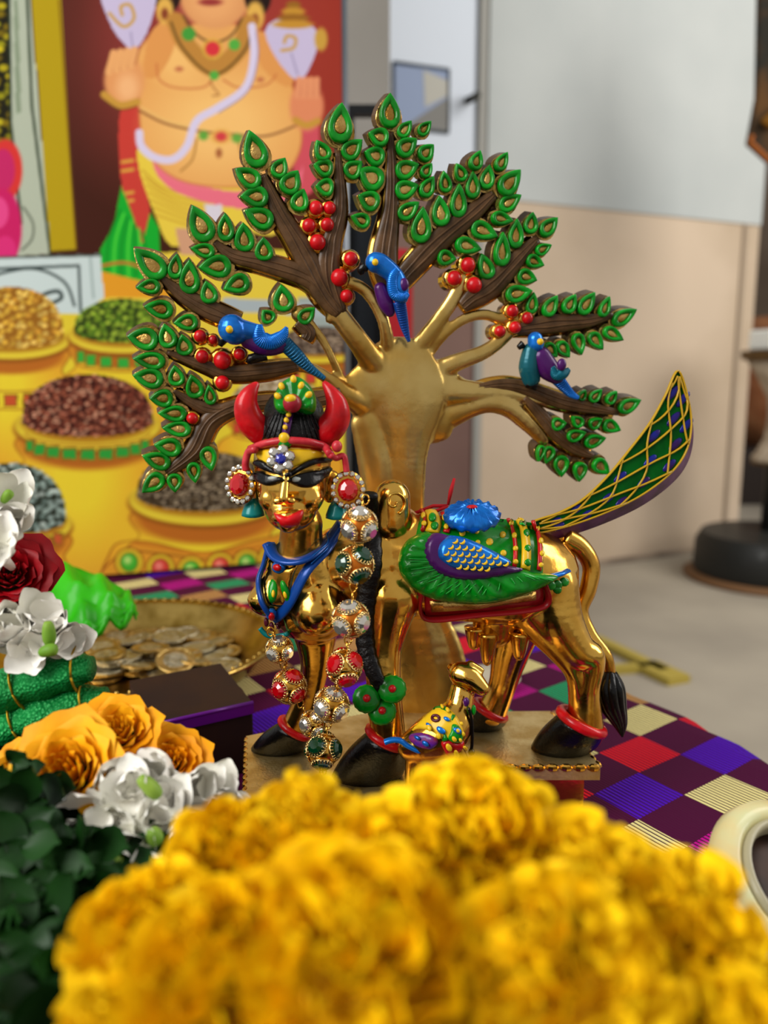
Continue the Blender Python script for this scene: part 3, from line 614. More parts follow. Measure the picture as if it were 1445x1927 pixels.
ti = [('c', [(tp(x, y, -.003), r*TS) for x, y, r in ((752, 1010, 54), (754, 930, 52), (754, 860, 56), (752, 800, 72), (752, 745, 92), (752, 712, 80))], (1, .20, 1)), ('c', [(tp(770, 1000, -.003), 50*TS), (tp(775, 1120, -.003), 55*TS), (tp(800, 1240, -.002), 82*TS), (tp(805, 1300, -.002), 88*TS)], (1, .3, 1)), ('c', [(tp(665, 735, -.003), 30*TS), (tp(752, 725, -.003), 70*TS), (tp(850, 735, -.003), 36*TS)], (1, .2, 1)), ('c', [(tp(835, 810, -.003), 22*TS), (tp(800, 790, -.003), 50*TS), (tp(760, 760, -.003), 60*TS)], (1, .22, 1)), ('c', [(tp(690, 800, -.004), 30*TS), (tp(705, 860, -.004), 34*TS), (tp(715, 930, -.004), 34*TS)], (1, .35, 1))]
for p, w_, m in G: ti.append(('c', [(tp(x, y, (-.0058, -.0006)[i] if i < 2 else 0), q*TS) for i, ((x, y), q) in enumerate(zip(p, w_))], (1, .62, 1)))
mesh_obj('tree_trunk', blob(ti, .0008, 8), BG, statue)
Bn = [([(738, 560), (722, 490), (734, 400), (736, 330), (733, 250)], [16, 24, 15, 11, 5]), ([(640, 590), (618, 520), (622, 460), (638, 392), (635, 285)], [12, 22, 18, 13, 5]),
 ([(640, 590), (607, 548), (562, 461), (524, 399), (494, 330)], [14, 22, 20, 15, 6]), ([(610, 560), (580, 524), (500, 496), (438, 482), (404, 456)], [14, 18, 16, 12, 5]),
 ([(452, 606), (425, 596), (386, 579), (344, 555), (304, 522)], [14, 17, 17, 13, 5]), ([(560, 688), (500, 698), (431, 702), (386, 688), (314, 662)], [10, 15, 14, 11, 4]),
 ([(444, 766), (410, 772), (386, 768), (350, 750), (328, 735)], [12, 13, 12, 8, 4]), ([(640, 742), (560, 756), (500, 756), (444, 766), (396, 792), (365, 848), (314, 890)], [14, 15, 14, 15, 18, 17, 7]),
 ([(745, 545), (765, 515), (820, 458), (887, 402), (926, 368)], [14, 20, 21, 17, 9]), ([(868, 578), (890, 560), (926, 536), (966, 493), (1008, 450)], [12, 20, 22, 17, 8]),
 ([(965, 622), (1000, 614), (1044, 609), (1104, 604), (1150, 594)], [8, 16, 18, 13, 5]), ([(880, 735), (930, 724), (979, 728), (1062, 757), (1160, 776)], [5, 10, 13, 15, 6]),
 ([(985, 748), (1015, 780), (1045, 816), (1080, 842), (1114, 858)], [5, 12, 14, 13, 5]), ([(560, 605), (580, 625), (575, 640)], [10, 13, 10])]
for p, w_ in Bn:
    limb(p, [q+6 for q in w_], GOLD, 'branch_border', -.0035, .35); limb(p, w_, BROWN, 'branch', .002, .32, 2)
# leaves: round end -> tip, width (read off four zoomed crops)
K4 = (230, 150, 2.89); K5 = (650, 150, 2.535); K6 = (230, 550, 2.89); K7 = (730, 550, 2.408)
LV = {K4: [(750,485,688,282,120),(830,540,885,432,85),(880,625,955,500,105),(945,725,985,600,95),(750,580,612,490,100),(795,645,640,640,105),(820,790,665,715,110),(470,885,382,690,120),(565,885,560,728,85),(668,940,655,780,105),(772,992,765,860,95),(505,945,372,920,75),(595,1015,415,1025,115),(690,1090,550,1145,100),(235,1075,68,922,120),(285,1088,300,948,75),(368,1170,368,980,105),(485,1222,455,1095,90),(212,1125,78,1135,75),(280,1260,118,1235,95),(415,1320,280,1325,85),(885,1265,860,1115,110),(815,1320,760,1255,80),(960,1320,1045,1240,80),(1175,355,1190,135,125),(1200,430,1300,335,95),(1110,450,1050,340,85),(1140,505,1035,470,90),(1145,600,1045,585,95),(1440,340,1330,300,95),(1420,440,1310,400,100),(1215,530,1300,450,95),(1410,580,1280,490,125),(1390,690,1275,635,105),(1340,790,1240,745,80)],
 K6: [(200,265,28,240,115),(265,305,230,170,95),(350,345,325,228,90),(240,380,60,360,90),(228,480,60,450,105),(305,510,285,395,85),(410,575,375,445,95),(485,612,470,500,65),(280,575,150,575,95),(355,660,195,655,85),(378,745,218,735,85),(325,850,175,825,100),(265,935,110,885,95),(225,990,110,1085,95),(285,980,290,1085,80),(385,920,400,1035,75),(455,835,490,970,90)],
 K5: [(205,240,208,70,95),(250,280,310,205,60),(345,270,403,205,55),(245,360,335,290,85),(350,385,415,315,75),(235,455,345,410,85),(360,470,405,405,55),(232,545,345,510,85),(360,565,415,465,70),(250,665,345,590,75),(350,785,362,610,95),(478,545,460,440,60),(560,490,520,405,60),(455,705,440,555,85),(530,665,535,500,80),(600,440,632,345,65),(600,575,600,440,70),(660,530,680,410,70),(715,440,765,350,60),(730,550,825,435,95),(730,620,830,555,75),(685,660,790,680,65),(595,700,720,755,85),(515,785,640,815,80),(432,850,520,862,75),(735,895,740,730,80),(800,810,810,665,75),(680,955,640,830,80),(870,740,885,635,70),(925,745,1005,660,75),(900,830,972,790,55),(855,855,940,890,65),(815,930,905,960,75),(755,1035,880,1010,85),(875,1120,890,1015,60),(940,1130,1000,1030,70),(1035,1115,1085,1025,70),(1105,1120,1178,1015,75),(1205,1135,1245,1035,55),(1265,1165,1375,1095,75),(1220,1190,1310,1245,65)],
 K7: [(905,185,960,262,65),(845,185,865,285,62),(760,225,810,297,60),(700,235,755,295,60),(860,490,885,440,40),(905,495,955,437,50),(980,505,1020,445,48),(1035,535,1135,485,70),(730,600,800,590,65),(870,605,825,560,55),(905,610,960,570,55),(965,590,1040,625,65),(800,660,885,630,60),(880,685,975,655,65),(730,695,705,775,60),(775,735,775,835,75),(860,765,852,855,70),(925,760,990,820,75),(690,690,672,765,40)]}
def tear(n=22):
    out = []
    for k in range(n):
        t = 2*math.pi*k/n; out.append((math.cos(t), math.sin(t)*abs(math.sin(t/2))**.85/.80))
    return out
TE = tear()
def ringz(sc, z, cx=-.2): return [Vector((cx+(x-cx)*sc, y*sc, z)) for x, y in TE]
lm = MB(); lm.loft([ringz(1.0, -.6), ringz(1.0, .15), ringz(.96, .5), ringz(.86, .72), ringz(.70, .70), ringz(.54, .42), ringz(.46, .1)], cap=False)
leaf_o = lm.build('leaf', GREEN); leaf_me = leaf_o.data; bpy.data.objects.remove(leaf_o)
lm = MB(); lm.loft([ringz(.52, .05), ringz(.46, .34), ringz(.25, .36), ringz(.05, .42)]); co = lm.build('leaf_center', GOLDR); cen_me = co.data; bpy.data.objects.remove(co)
cast = MB(); rl = random.Random(3)
for (ox, oy, sc), L in LV.items():
    for bx, by, tx, ty, w_ in L:
        b = tp(ox+bx/sc, oy+by/sc); t = tp(ox+tx/sc, oy+ty/sc); d = (t-b); ln = d.length; d.normalize(); s_ = TN.cross(d).normalized()
        z_ = rl.uniform(.0022, .0036); c = (b+t)/2 + TN*z_; tilt = rl.uniform(-.12, .12)
        n_ = (TN+s_*tilt+d*rl.uniform(-.1, .1)).normalized(); dd = (d-n_*n_.dot(d)).normalized(); ss = n_.cross(dd)
        wd = w_/sc*TS*.5*1.02; M = Matrix.Translation(c) @ Matrix((dd, ss, n_)).transposed().to_4x4() @ Matrix.Diagonal((ln*.5, wd, .0023, 1))
        lo = link('leaf', leaf_me); lo.matrix_basis = M; put(lo, statue)
        k_ = rl.uniform(.78, 1.0); ce = link('leaf_center', cen_me); ce.matrix_basis = M @ Matrix.Translation((rl.uniform(-.02, .1), 0, -.12)) @ Matrix.Diagonal((1.05, k_, 1, 1)); put(ce, lo)
        cast.prism([c - TN*(z_*.75+rl.uniform(0, .0004)) + d*(x*ln*.5*1.12-.03*ln) + s_*(y*wd*1.27) for x, y in TE], SK_, 0, 1)
BSIDE = mat('brown_casting_side', '#4d3a26', .4, .15, coat=.2)
cast.build('leaf_backing', [GOLDR, BSIDE], statue, smooth=False)
# berries
BR = {K4: [(1050,705,37),(1122,705,33),(1012,800,36),(1110,795,35),(1058,890,42),(1238,980,38),(1175,1080,46),(1215,1180,35)], K6: [(425,240,33),(495,260,25),(437,350,35),(545,370,47),(638,337,32),(545,490,37),(382,683,30)], K5: [(575,888,36),(510,950,35),(603,983,38)], K7: [(553,87,28),(620,118,27),(565,160,28),(497,178,26)]}
for (ox, oy, sc), L in BR.items():
    for x, y, r in L:
        X, Y = ox+x/sc, oy+y/sc; p = tp(X, Y, .0035); r *= TS/sc; m_ = MB(); m_.ball(p, (r, r, r), 14, 9); m_.build('berry', RED, statue)
        q = Vector((0, 0, 1)).rotation_difference(TN).to_matrix().to_4x4(); bc = MB(); bc.lathe([(r*1.5, -.0085), (r*1.42, -.0002), (r*1.25, .0016), (r*.9, .0018)], 14, Matrix.Translation(tp(X, Y, .0008)) @ q); bc.build('berry_setting', GOLD, statue)
# birds
def bird(body_ch, wing, tail, eye, beak, feet, cols, ring=None):
    b = mesh_obj('bird', blob([('c', [(tp(x, y, o_), r*TS) for x, y, o_, r in ch]) for ch in body_ch[0]], .0005, 3), cols[0], statue)
    if body_ch[1]: mesh_obj('bird_breast', blob([('c', [(tp(x, y, o_), r*TS) for x, y, o_, r in ch]) for ch in body_ch[1]], .0005, 3), cols[1], b)
    m_ = MB(); T_ = cat([tp(x, y, o_) for x, y, o_, r in tail], 6); Rr = [q.x*TS for q in cat([(r, 0, 0) for *_, r in tail], 6)]; m_.tube(T_, Rr, 10, .6, TN)
    for i in range(1, len(T_)-1):
        t = (T_[i+1]-T_[i-1]).normalized(); a = t.cross(TN); m_.tube([T_[i]+a*Rr[i]*.95*math.sin(q)+TN*Rr[i]*.62*math.cos(q)+t*Rr[i]*.35*math.cos(q) for q in np.linspace(-1.2, 1.2, 6)], Rr[i]*.13, 4)
    m_.build('bird_tail', cols[2], b)
    if wing:
        pts, w_, off = wing; m_ = MB(); P = cat([tp(x, y, off) for x, y in pts], 8); W = [q.x*TS for q in cat([(k, 0, 0) for k in w_], 8)]; m_.tube(P, W, 10, .55, TN)
        for i in range(1, len(P)-1):
            t = (P[i+1]-P[i-1]).normalized(); a = t.cross(TN); m_.tube([P[i]+a*W[i]*.98*math.sin(q)+TN*W[i]*.57*math.cos(q) for q in np.linspace(-1.25, 1.25, 6)], W[i]*.07+.00005, 4)
        m_.build('bird_wing', cols[3], b)
    if ring:
        m_ = MB(); m_.ball(tp(ring[0], ring[1], ring[3]), (ring[2]*TS, ring[2]*TS*.7, ring[2]*TS*1.3), 12, 8); m_.build('wing_spot', PURP, b)
    m_ = MB(); m_.ball(tp(eye[0], eye[1], eye[3]), eye[2]*TS, 10, 7); m_.build('bird_eye', YEL, b)
    m_ = MB(); m_.tube(cat([tp(x, y, o_) for x, y, o_, r in beak], 4), [q.x*TS for q in cat([(r, 0, 0) for *_, r in beak], 4)], 8); m_.build('beak', BLACK, b)
    if feet:
        m_ = MB(); m_.tube([tp(x, y, o_) for x, y, o_, r in feet], [r*TS for *_, r in feet], 8); m_.build('feet', BLACK, b)
bird(([[(437, 620, .008, 26), (442, 624, .008, 25)], [(450, 622, .008, 20), (480, 626, .0075, 15)]], [[(468, 640, .006, 17), (500, 650, .0065, 20), (530, 650, .006, 14)]]), ([(487, 612), (488, 636), (508, 645), (528, 634), (537, 617)], [5, 14, 14, 11, 3], .0105), [(532, 645, .007, 14), (555, 668, .007, 13), (580, 692, .006, 9), (609, 712, .006, 4)], (432, 622, 7, .0136), [(420, 640, .007, 9), (414, 652, .007, 4)], [(500, 668, .006, 10), (470, 676, .006, 9), (467, 684, .006, 6)], (BLUE, PURP, mat('teal_blue_tail', '#0e5c84', .3, .4, coat=.5), BLUE))
bird(([[(701, 498, .008, 19), (712, 502, .008, 19), (735, 522, .0085, 17), (742, 545, .0085, 20), (748, 562, .008, 14)]], [[(712, 545, .005, 12), (722, 570, .005, 15), (730, 588, .005, 10)]]), ([(738, 512), (729, 530), (732, 556), (748, 563), (758, 556)], [6, 9, 10, 9, 4], .0125), [(745, 570, .008, 12), (750, 590, .007, 11), (757, 618, .006, 8), (765, 644, .006, 3)], (698, 499, 6.5, .0117), [(682, 505, .008, 9), (675, 512, .008, 8), (677, 520, .008, 4)], None, (BLUE, PURP, BLUED, BLUE), (750, 540, 9, .0125))
bird(([[(996, 640, .008, 15), (997, 648, .008, 16)]], [[(1008, 672, .0070, 20), (1020, 692, .007, 22), (1036, 706, .007, 17)]]), ([(1022, 690), (1030, 705), (1044, 702), (1054, 694)], [6, 10, 10, 4], .0115), [(1035, 708, .007, 14), (1050, 725, .0065, 11), (1065, 740, .006, 8), (1079, 748, .006, 4)], (1000, 644, 6.5, .0118), [(975, 648, .007, 8), (966, 655, .007, 5)], [(982, 722, .006, 7), (1000, 726, .007, 9)], (BLUE, PURP, BLUE, mat('teal_wing', '#0d6b80', .28, .4, coat=.5)), (1037, 686, 9, .0135))
m_ = MB(); me = blob([('c', [(tp(990, 662, .0065), 17*TS), (tp(987, 690, .006), 20*TS), (tp(992, 712, .0055), 18*TS)])], .0005, 3); mesh_obj('bird_flank', me, mat('dark_teal', '#0e5560', .3, .3, coat=.4), statue)
# hooves, bangles
def hoof(top, Y, rt, bot, rbx, rby, lean):
    tc = at(*top, Y); bcn = atz(*bot, BT); rt *= ms(tc); rx, ry = rbx*ms(bcn), rby*ms(bcn); rings = []; n = 20
    ax = (Vector((lean, -.15, 1))).normalized()
    for k in range(9):
        t = k/8; c = bcn.lerp(tc, t); bul = 1+.10*math.sin(math.pi*t)
        r = []
        for j in range(n):
            q = 2*math.pi*j/n; a = (rx*(1-t)+rt*t)*bul; b = (ry*(1-t)+rt*t)*bul; p = c+Vector((math.cos(q)*a, math.sin(q)*b, 0)); p.z += -lean*math.cos(q)*a*t*.55 if lean else 0; r.append(p)
        rings.append(r)
    mbb = MB(); mbb.loft(rings); mbb.build('hoof', BLACK, statue)
    mbb = MB(); ring = [tc+Vector((math.cos(q)*rt*.93, math.sin(q)*rt*.93, -lean*math.cos(q)*rt*.62+.001)) for q in np.linspace(0, 2*math.pi, 25)]; mbb.tube(ring, rt*.24, 8); mbb.build('ankle_bangle', RED, statue)
hoof((728, 1392), .3265, 36, (690, 1458), 66, 48, .75); hoof((556, 1374), .352, 29, (522, 1408), 50, 36, .9); hoof((1094, 1362), .351, 42, (1055, 1408), 56, 42, .7); hoof((922, 1340), .376, 30, (905, 1366), 38, 30, .8)
# tail with tuft
TLp = [(1060, 1010, .366, 22), (1092, 1030, .368, 20), (1112, 1065, .368, 18), (1106, 1110, .366, 17), (1092, 1150, .364, 16), (1110, 1195, .362, 15), (1140, 1235, .36, 13), (1148, 1275, .36, 12)]
P = cat([at(x, y, Y) for x, y, Y, r in TLp], 6); W = [q.x*2.25e-4 for q in cat([(r, 0, 0) for *_, r in TLp], 6)]
m_ = MB(); m_.tube(P, W, 12); m_.build('tail', GOLD, statue)
m_ = MB()
for k in range(9):
    a = 2*math.pi*k/9; ox, oy = math.cos(a), math.sin(a)*.006
    ch = [(1148+ox*5, 1268, 9), (1147+ox*19, 1296, 11), (1153+ox*17, 1330, 10), (1166+ox*8, 1362, 7), (1171, 1386, 2.5)]
    m_.tube(cat([at(x, y, .36-oy*(.3 if i == 0 else 1 if i < 3 else .4)) for i, (x, y, r) in enumerate(ch)], 5), [q.x*2.25e-4 for q in cat([(r, 0, 0) for *_, r in ch], 5)], 8)
m_.build('tail_tuft', BLACK, statue)
m_ = MB(); m_.tube([OB(x, y, .0008) for x, y in ((1010, 1088), (1030, 1086), (1052, 1080), (1066, 1074))], 9*2.2e-4, 8, .5); m_.build('rump_ornament', BLUE, statue)
dots('rump_leaf', [(1038, 1102, 9), (1050, 1100, 9), (1062, 1095, 9), (1049, 1110, 8)], OB, .0012, 0, GREEN, statue)
# saddle cloth and bands
m_ = MB(); pillow(m_, [(790, 972), (860, 968), (960, 978), (1012, 985), (1022, 1030), (1020, 1120), (1018, 1136), (805, 1156), (795, 1100), (780, 1020)], OS, .0008, 8, 12, .0003); m_.build('saddle_cloth', GREEN, statue)
m_ = MB(); pillow(m_, [(797, 1095), (1022, 1085), (1020, 1136), (900, 1150), (800, 1157)], OS, .0006, 6, 10, .001); m_.build('saddle_hem', mat('dark_red_enamel', '#8d0f14', .35, coat=.4), statue)
m_ = MB(); P = [(797, 1100), (799, 1158), (900, 1152), (1020, 1138), (1022, 1098)]; m_.tube(cat([OB(x, y, .0016) for x, y in P], 8), 9*2.2e-4, 8, .4); m_.build('saddle_border', mat('dark_red_enamel', '#8d0f14', .35, coat=.4), statue)
m_ = MB(); pillow(m_, [(808, 1128), (900, 1132), (1005, 1112), (1006, 1126), (900, 1142), (812, 1147)], OB, .0006, 5, 10, .0022); m_.build('saddle_gold_strip', GOLDR, statue)
def band(x0, y0, x1, y1, wd, m, name, off, curve=6):
    m2 = MB(); pts = [OS(x0+(x1-x0)*t+curve*math.sin(math.pi*t), y0+(y1-y0)*t, off) for t in np.linspace(0, 1, 14)]; m2.tube(pts, wd*2.2e-4, 8, .5); return m2.build(name, m, statue)
for nm, x0, y0, x1, y1, w_, m in (('red_band', 792, 962, 794, 1002, 6, RED), ('yellow_band', 808, 966, 812, 1004, 13, YEL), ('red_band', 833, 970, 838, 1004, 6, RED), ('red_band', 956, 976, 966, 1068, 7, RED), ('yellow_band', 978, 978, 986, 1072, 15, YEL), ('red_band', 1003, 980, 1012, 1074, 8, RED)): band(x0, y0, x1, y1, w_, m, nm, .0016)
dots('green_dot', [(x, y, 7) for x, y in ((812, 982), (816, 996), (982, 990), (986, 1010), (988, 1036), (988, 1060))], OB, .0012, .0034, GREEN, statue)
dots('yellow_dot', [(x, y, 5) for x, y in ((795, 976), (797, 990), (835, 980), (838, 996), (960, 990), (965, 1012), (967, 1035), (967, 1058), (1008, 1000), (1014, 1022), (1016, 1044), (1014, 1064))], OB, .001, .0024, YEL, statue)
dots('yellow_dot', [(849, 991, 6), (869, 1005, 6), (896, 1002, 5), (920, 1021, 7), (945, 1008, 6), (946, 1042, 6), (925, 1046, 6), (898, 1022, 5), (880, 1000, 4)], OB, .0008, .001, YEL, statue)
# lotus boss
lp = at(888, 972, .338); q = Vector((0, 0, 1)).rotation_difference(Vector((-.05, -.62, 1)).normalized()).to_matrix().to_4x4(); r = 54*ms(lp)
m_ = MB(); rings = []
for k, (rr, z) in enumerate([(.6, -.2), (.98, -.12), (1, .05), (.85, .28), (.6, .44), (.35, .52), (.16, .56)]):
    rings.append([Matrix.Translation(lp) @ q @ Vector((r*rr*(1+.018*math.cos(14*(a+.8*(1-rr))))*math.cos(a), r*rr*.72*(1+.018*math.cos(14*(a+.8*(1-rr))))*math.sin(a), r*(z+.10*math.cos(14*(a+.8*(1-rr))))*.8)) for a in np.linspace(0, 2*math.pi, 85)[:-1]])
m_.loft(rings); m_.build('lotus_boss', BLUE, statue)
m_ = MB(); m_.ball(Matrix.Translation(lp) @ q @ Vector((0, 0, r*.44)), (r*.22, r*.16, r*.08), 12, 8); m_.build('lotus_center', RED, statue)
# wing
W3 = lambda L: [(700+x/2.89, 880+y/2.89) for x, y in L]
wo = W3([(330,360),(230,378),(178,425),(150,500),(165,585),(225,660),(330,715),(480,740),(620,742),(760,715),(900,665),(1012,600),(960,578),(880,572),(810,550),(600,520)])
Wp = at(870, 1075, .327); Wn = Vector((.16, -1, .18)).normalized()
def wm(x, y, off):
    b = OB(x, y, 0); p = atp(x, y, Wp, Wn); t = .65
    return b.lerp(p, t) + Wn*off
rp = lambda x, y: .00055*math.sin((math.atan2(y-1040, x-850)*26 + .02*x))
m_ = MB(); pillow(m_, sm(wo), wm, .004, 22, 5, 0, .008, rip=rp); m_.build('wing_plumes', GREEN, statue)
for k in range(20):
    m_ = MB()
    t = k/19; a = sm([(760, 1050), (775, 1095), (830, 1118), (900, 1120), (990, 1092), (1035, 1092)], False); i_ = int(t*(len(a)-1)); e = a[i_]; c_ = (845+t*120, 1055+t*20)
    m_.tube([wm(c_[0]+(e[0]-c_[0])*s_+6*math.sin(s_*3), c_[1]+(e[1]-c_[1])*s_, .0042) for s_ in np.linspace(.55, .96, 6)], .00022, 5); m_.build('wing_rib', mat('light_green_enamel', '#1f9a35', .3, coat=.5), statue)
m_ = MB(); pillow(m_, sm(W3([(385,362),(310,368),(275,430),(288,500),(350,570),(470,606),(600,602),(720,578),(805,550),(700,520),(560,450)])), wm, .002, 10, 6, .004, .001); m_.build('wing_band', PURP, statue)
wi = sm(W3([(338,470),(345,420),(380,380),(430,368),(520,392),(640,450),(735,512),(640,548),(540,560),(430,545),(362,505)]))
m_ = MB(); pillow(m_, wi, wm, .003, 14, 5, .0055, .001); m_.build('wing_shoulder', BLUE, statue)
for r_ in range(6):
    for c_ in range(10):
        x, y = 705+330/2.89+c_*13+(r_ % 2)*6.5-r_*1.5, 880+385/2.89+r_*11.5+c_*1.0
        if pip((x, y), wi) and pdist((x, y), wi) > 5:
            m_ = MB(); m_.tube([wm(x+5.5*math.cos(q), y+5.5*math.sin(q), .0087) for q in np.linspace(-.5, 2.3, 7)], [.0001, .0003, .0005, .0006, .0005, .0003, .0001], 6); m_.build('feather_scale', YEL, statue)
# peacock train plate
QP = at(1160, 890, .368); QN = Vector((.28, -1, .10)).normalized()
def qp(x, y, off=0): return atp(x, y, QP, QN)+QN*off
face = [(1275,698),(1250,745),(1222,795),(1180,850),(1140,898),(1095,940),(1050,965),(1002,982),(1006,1002),(1060,992),(1130,968),(1200,935),(1255,895),(1285,858),(1298,815),(1296,765)]
m_ = MB(); m_.prism([qp(x, y) for x, y in sm(face)], Vector((.0042, .007, -.0052)), 0, 1); m_.build('train_plate', [mat('train_green', '#055a18', .4, col2='#044012', nscale=90, spec=.06), mat('plum_side', '#5d2a5c', .38, .1, col2='#3f1230', nscale=120, coat=.4)], statue, smooth=False)
m_ = MB(); P = cat([qp(x, y, .0006) for x, y in sm(face)], 1, True); m_.tube(P+[P[0]], .0008, 6, .6)
top = sm(face[:8], False); bot = sm([face[0]]+face[:7:-1], False)
def lerp_c(L, t): i = t*(len(L)-1); k = min(int(i), len(L)-2); f = i-k; return (L[k][0]*(1-f)+L[k+1][0]*f, L[k][1]*(1-f)+L[k+1][1]*f)
def qs(t, s_): a, b = lerp_c(top, t), lerp_c(bot, t); return (a[0]*(1-s_)+b[0]*s_, a[1]*(1-s_)+b[1]*s_)
for k in range(-2, 7):
    for sg in (1, -1):
        pts = []
        for j in range(15):
            s_ = j/14; t = (k+.5)/5.2+sg*(s_-.5)*.42+.012*math.sin(s_*9)
            if 0.03 <= t <= .97: pts.append(qp(*qs(t, s_), .0006))
        if len(pts) > 2: m_.tube(pts, .0008, 5, .6)
m_.build('train_net', mat('ochre_enamel', '#b08a18', .4, coat=.3), statue)
for k in range(1, 9):
    for s_ in ((.25, .75) if k % 2 else (.5, .95)):
        t = k/9; x, y = qs(t, min(s_, .88)); dots('train_eye', [(x, y, 20-k*.9, 7, -.9+t*.35)], qp, .0007, 0, mat('eye_blue', '#0f1c80', .28, .1, col2='#2c0c50', nscale=120, coat=.3), statue)
# shoulder scroll
m_ = MB(); m_.tube([OB(742+(3+q*2.6)*math.cos(q), 945+(4+q*2.6)*math.sin(q), .0006) for q in np.linspace(0, 7.5, 40)], .00055, 6); m_.build('shoulder_scroll', GOLD, statue)
# braid
m_ = MB(); bp_ = [(694, 930, 16), (704, 990, 18), (700, 1060, 18), (694, 1110, 19), (690, 1168, 18), (694, 1228, 17), (712, 1280, 14), (728, 1312, 6)]
BC = cat([OB(x, y, .002) for x, y, r in bp_], 12); W = [q.x*2.15e-4 for q in cat([(r, 0, 0) for *_, r in bp_], 12)]
m_.tube(BC, [w_*(1+.05*math.sin(i*1.6)) for i, w_ in enumerate(W)], 12, .6); m_.build('braid', HAIR, statue)
# knee rosettes
for x, y in ((690, 1315), (738, 1297), (719, 1338)):
    p = at(x, y, .3185); r = 27*ms(p); m_ = MB(); q = Vector((0, 0, 1)).rotation_difference((CAM-p).normalized()+Vector((0, 0, .1))).to_matrix().to_4x4(); MM = Matrix.Translation(p) @ q
    m_.lathe([(r*.5, -r*.5), (r*.95, -r*.3), (r, 0), (r*.85, r*.25), (r*.35, r*.33)], 30, MM, scal=lambda a, b: .02*math.cos(15*a)); k_ = m_.build('knee_rosette', GREEN, statue)
    m_ = MB(); m_.ball(MM @ Vector((0, 0, r*.34)), r*.28, 10, 7); m_.build('rosette_center', RED, k_)
# ------------------------------------------------------------------ head of the statue
HY = .318; hs = ms(at(548, 900, HY))
def hsx(x, y, Y, rx, ry, rz): return ('s', at(x, y, Y), (rx*hs, ry*hs, rz*hs))
head_me = blob([hsx(550, 868, .322, 74, 80, 78), hsx(549, 915, .318, 66, 66, 70), hsx(547, 955, .3145, 50, 50, 46), ('c', [c3(545, 975, .308, 24), c3(543, 984, .307, 20)]),
 ('c', [c3(538, 892, .303, 8), c3(535, 920, .3005, 9), c3(533, 938, .299, 10)]), ('c', [c3(520, 943, .302, 8), c3(549, 943, .302, 8)]),
 hsx(512, 938, .3115, 26, 24, 26), hsx(580, 938, .3115, 28, 26, 28), ('c', [c3(521, 974, .3045, 10), c3(540, 972, .3025, 11), c3(562, 971, .3045, 10)]),
 ('c', [c3(486, 905, .325, 15), c3(488, 935, .325, 12)]), ('c', [c3(624, 900, .325, 16), c3(620, 935, .325, 12)])], .0006, 4)
head = mesh_obj('head', head_me, GOLD, statue); HV = bvh_of(head_me); OH = surf(HV, .31)
c1 = lambda L: [(400+x/4.1286, 680+y/4.1286) for x, y in L]
def feature(name, L, m, h, wd, step=3, base=.0002, parent=head, mp=None):
    b = MB(); pillow(b, sm(c1(L)), mp or OH, h, wd, step, base, .0008); return b.build(name, m, parent)
feature('forehead_band', [(345, 695), (480, 680), (620, 680), (780, 690), (878, 715), (885, 745), (760, 770), (640, 820), (550, 860), (470, 830), (360, 760)], YEL, .0006, 4)
feature('eyebrow', [(330, 775), (385, 765), (460, 815), (540, 872), (545, 890), (500, 880), (420, 850), (340, 810)], BLACK, .0014, 4, base=.0008)
feature('eyebrow', [(555, 885), (640, 830), (740, 770), (850, 745), (915, 760), (900, 785), (800, 800), (700, 840), (610, 895)], BLACK, .0014, 4, base=.0008)
feature('eye', [(318, 870), (380, 850), (450, 880), (545, 905), (550, 930), (500, 955), (430, 968), (370, 945), (330, 915)], BLACK, .0018, 5, base=.0006)
feature('eye', [(585, 925), (650, 880), (740, 850), (840, 835), (905, 815), (910, 850), (870, 900), (820, 950), (770, 978), (700, 982), (630, 960)], BLACK, .0018, 5, base=.0006)
for L in ([(445, 905), (485, 895), (515, 905), (490, 925), (450, 925)], [(615, 915), (650, 900), (680, 915), (660, 940), (625, 940)]): feature('eye_white', L, mat('eye_white_paint', '#9aa09a', .3, coat=.5), .0004, 3, base=.0023)
feature('lips', [(482, 1180), (530, 1190), (575, 1202), (630, 1180), (690, 1158), (702, 1180), (680, 1230), (640, 1268), (575, 1295), (530, 1255), (495, 1215)], RED, .0022, 6, base=.0006)
# hair, horns, crown
hair_me = blob([hsx(552, 815, .323, 66, 66, 62), hsx(553, 780, .326, 58, 50, 52)], .0007, 3); mesh_obj('hair', hair_me, HAIR, head); RV = bvh_of(hair_me); OR = surf(RV, .315)
m_ = MB()
for k in range(13):
    t = -1+2*k/12
    if abs(t) < .2: continue
    m_.tube([OR(552+t*62*(1-.45*s_), 838-s_*62, .0002) for s_ in np.linspace(0, 1, 8)], .00035, 5)
m_.build('hair_strands', HAIR, head)
for ch in ([(515, 828, .321, 20), (494, 815, .320, 26), (472, 792, .318, 27), (463, 764, .317, 23), (470, 740, .317, 15), (482, 724, .318, 7)], [(592, 830, .321, 20), (612, 815, .320, 28), (632, 790, .318, 27), (634, 762, .317, 21), (623, 739, .317, 13), (612, 723, .318, 7)]):
    mesh_obj('horn', blob([('c', [c3(*q) for q in ch])], .0006, 3), RED, head)
KP = at(555, 745, .311)
def kp(x, y, off=0): return atp(x, y, KP, Vector((0, -1, .25)).normalized())+Vector((0, -1, .25)).normalized()*off
m_ = MB(); pillow(m_, sm([(555, 708), (578, 720), (592, 742), (592, 768), (578, 777), (555, 770), (535, 777), (518, 768), (516, 745), (530, 720)]), kp, .0035, 14, 4, 0, .004, rip=lambda x, y: .0004*math.sin(9*math.atan2(y-775, x-555)*1.6)); m_.build('crown', GREEN, head)
dots('crown_dot', [(x, y, 8, 6, math.atan2(y-775, x-553)) for x, y in c1([(635, 155), (545, 210), (515, 285), (695, 205), (752, 275)])], kp, .0012, .0032, YEL, head)
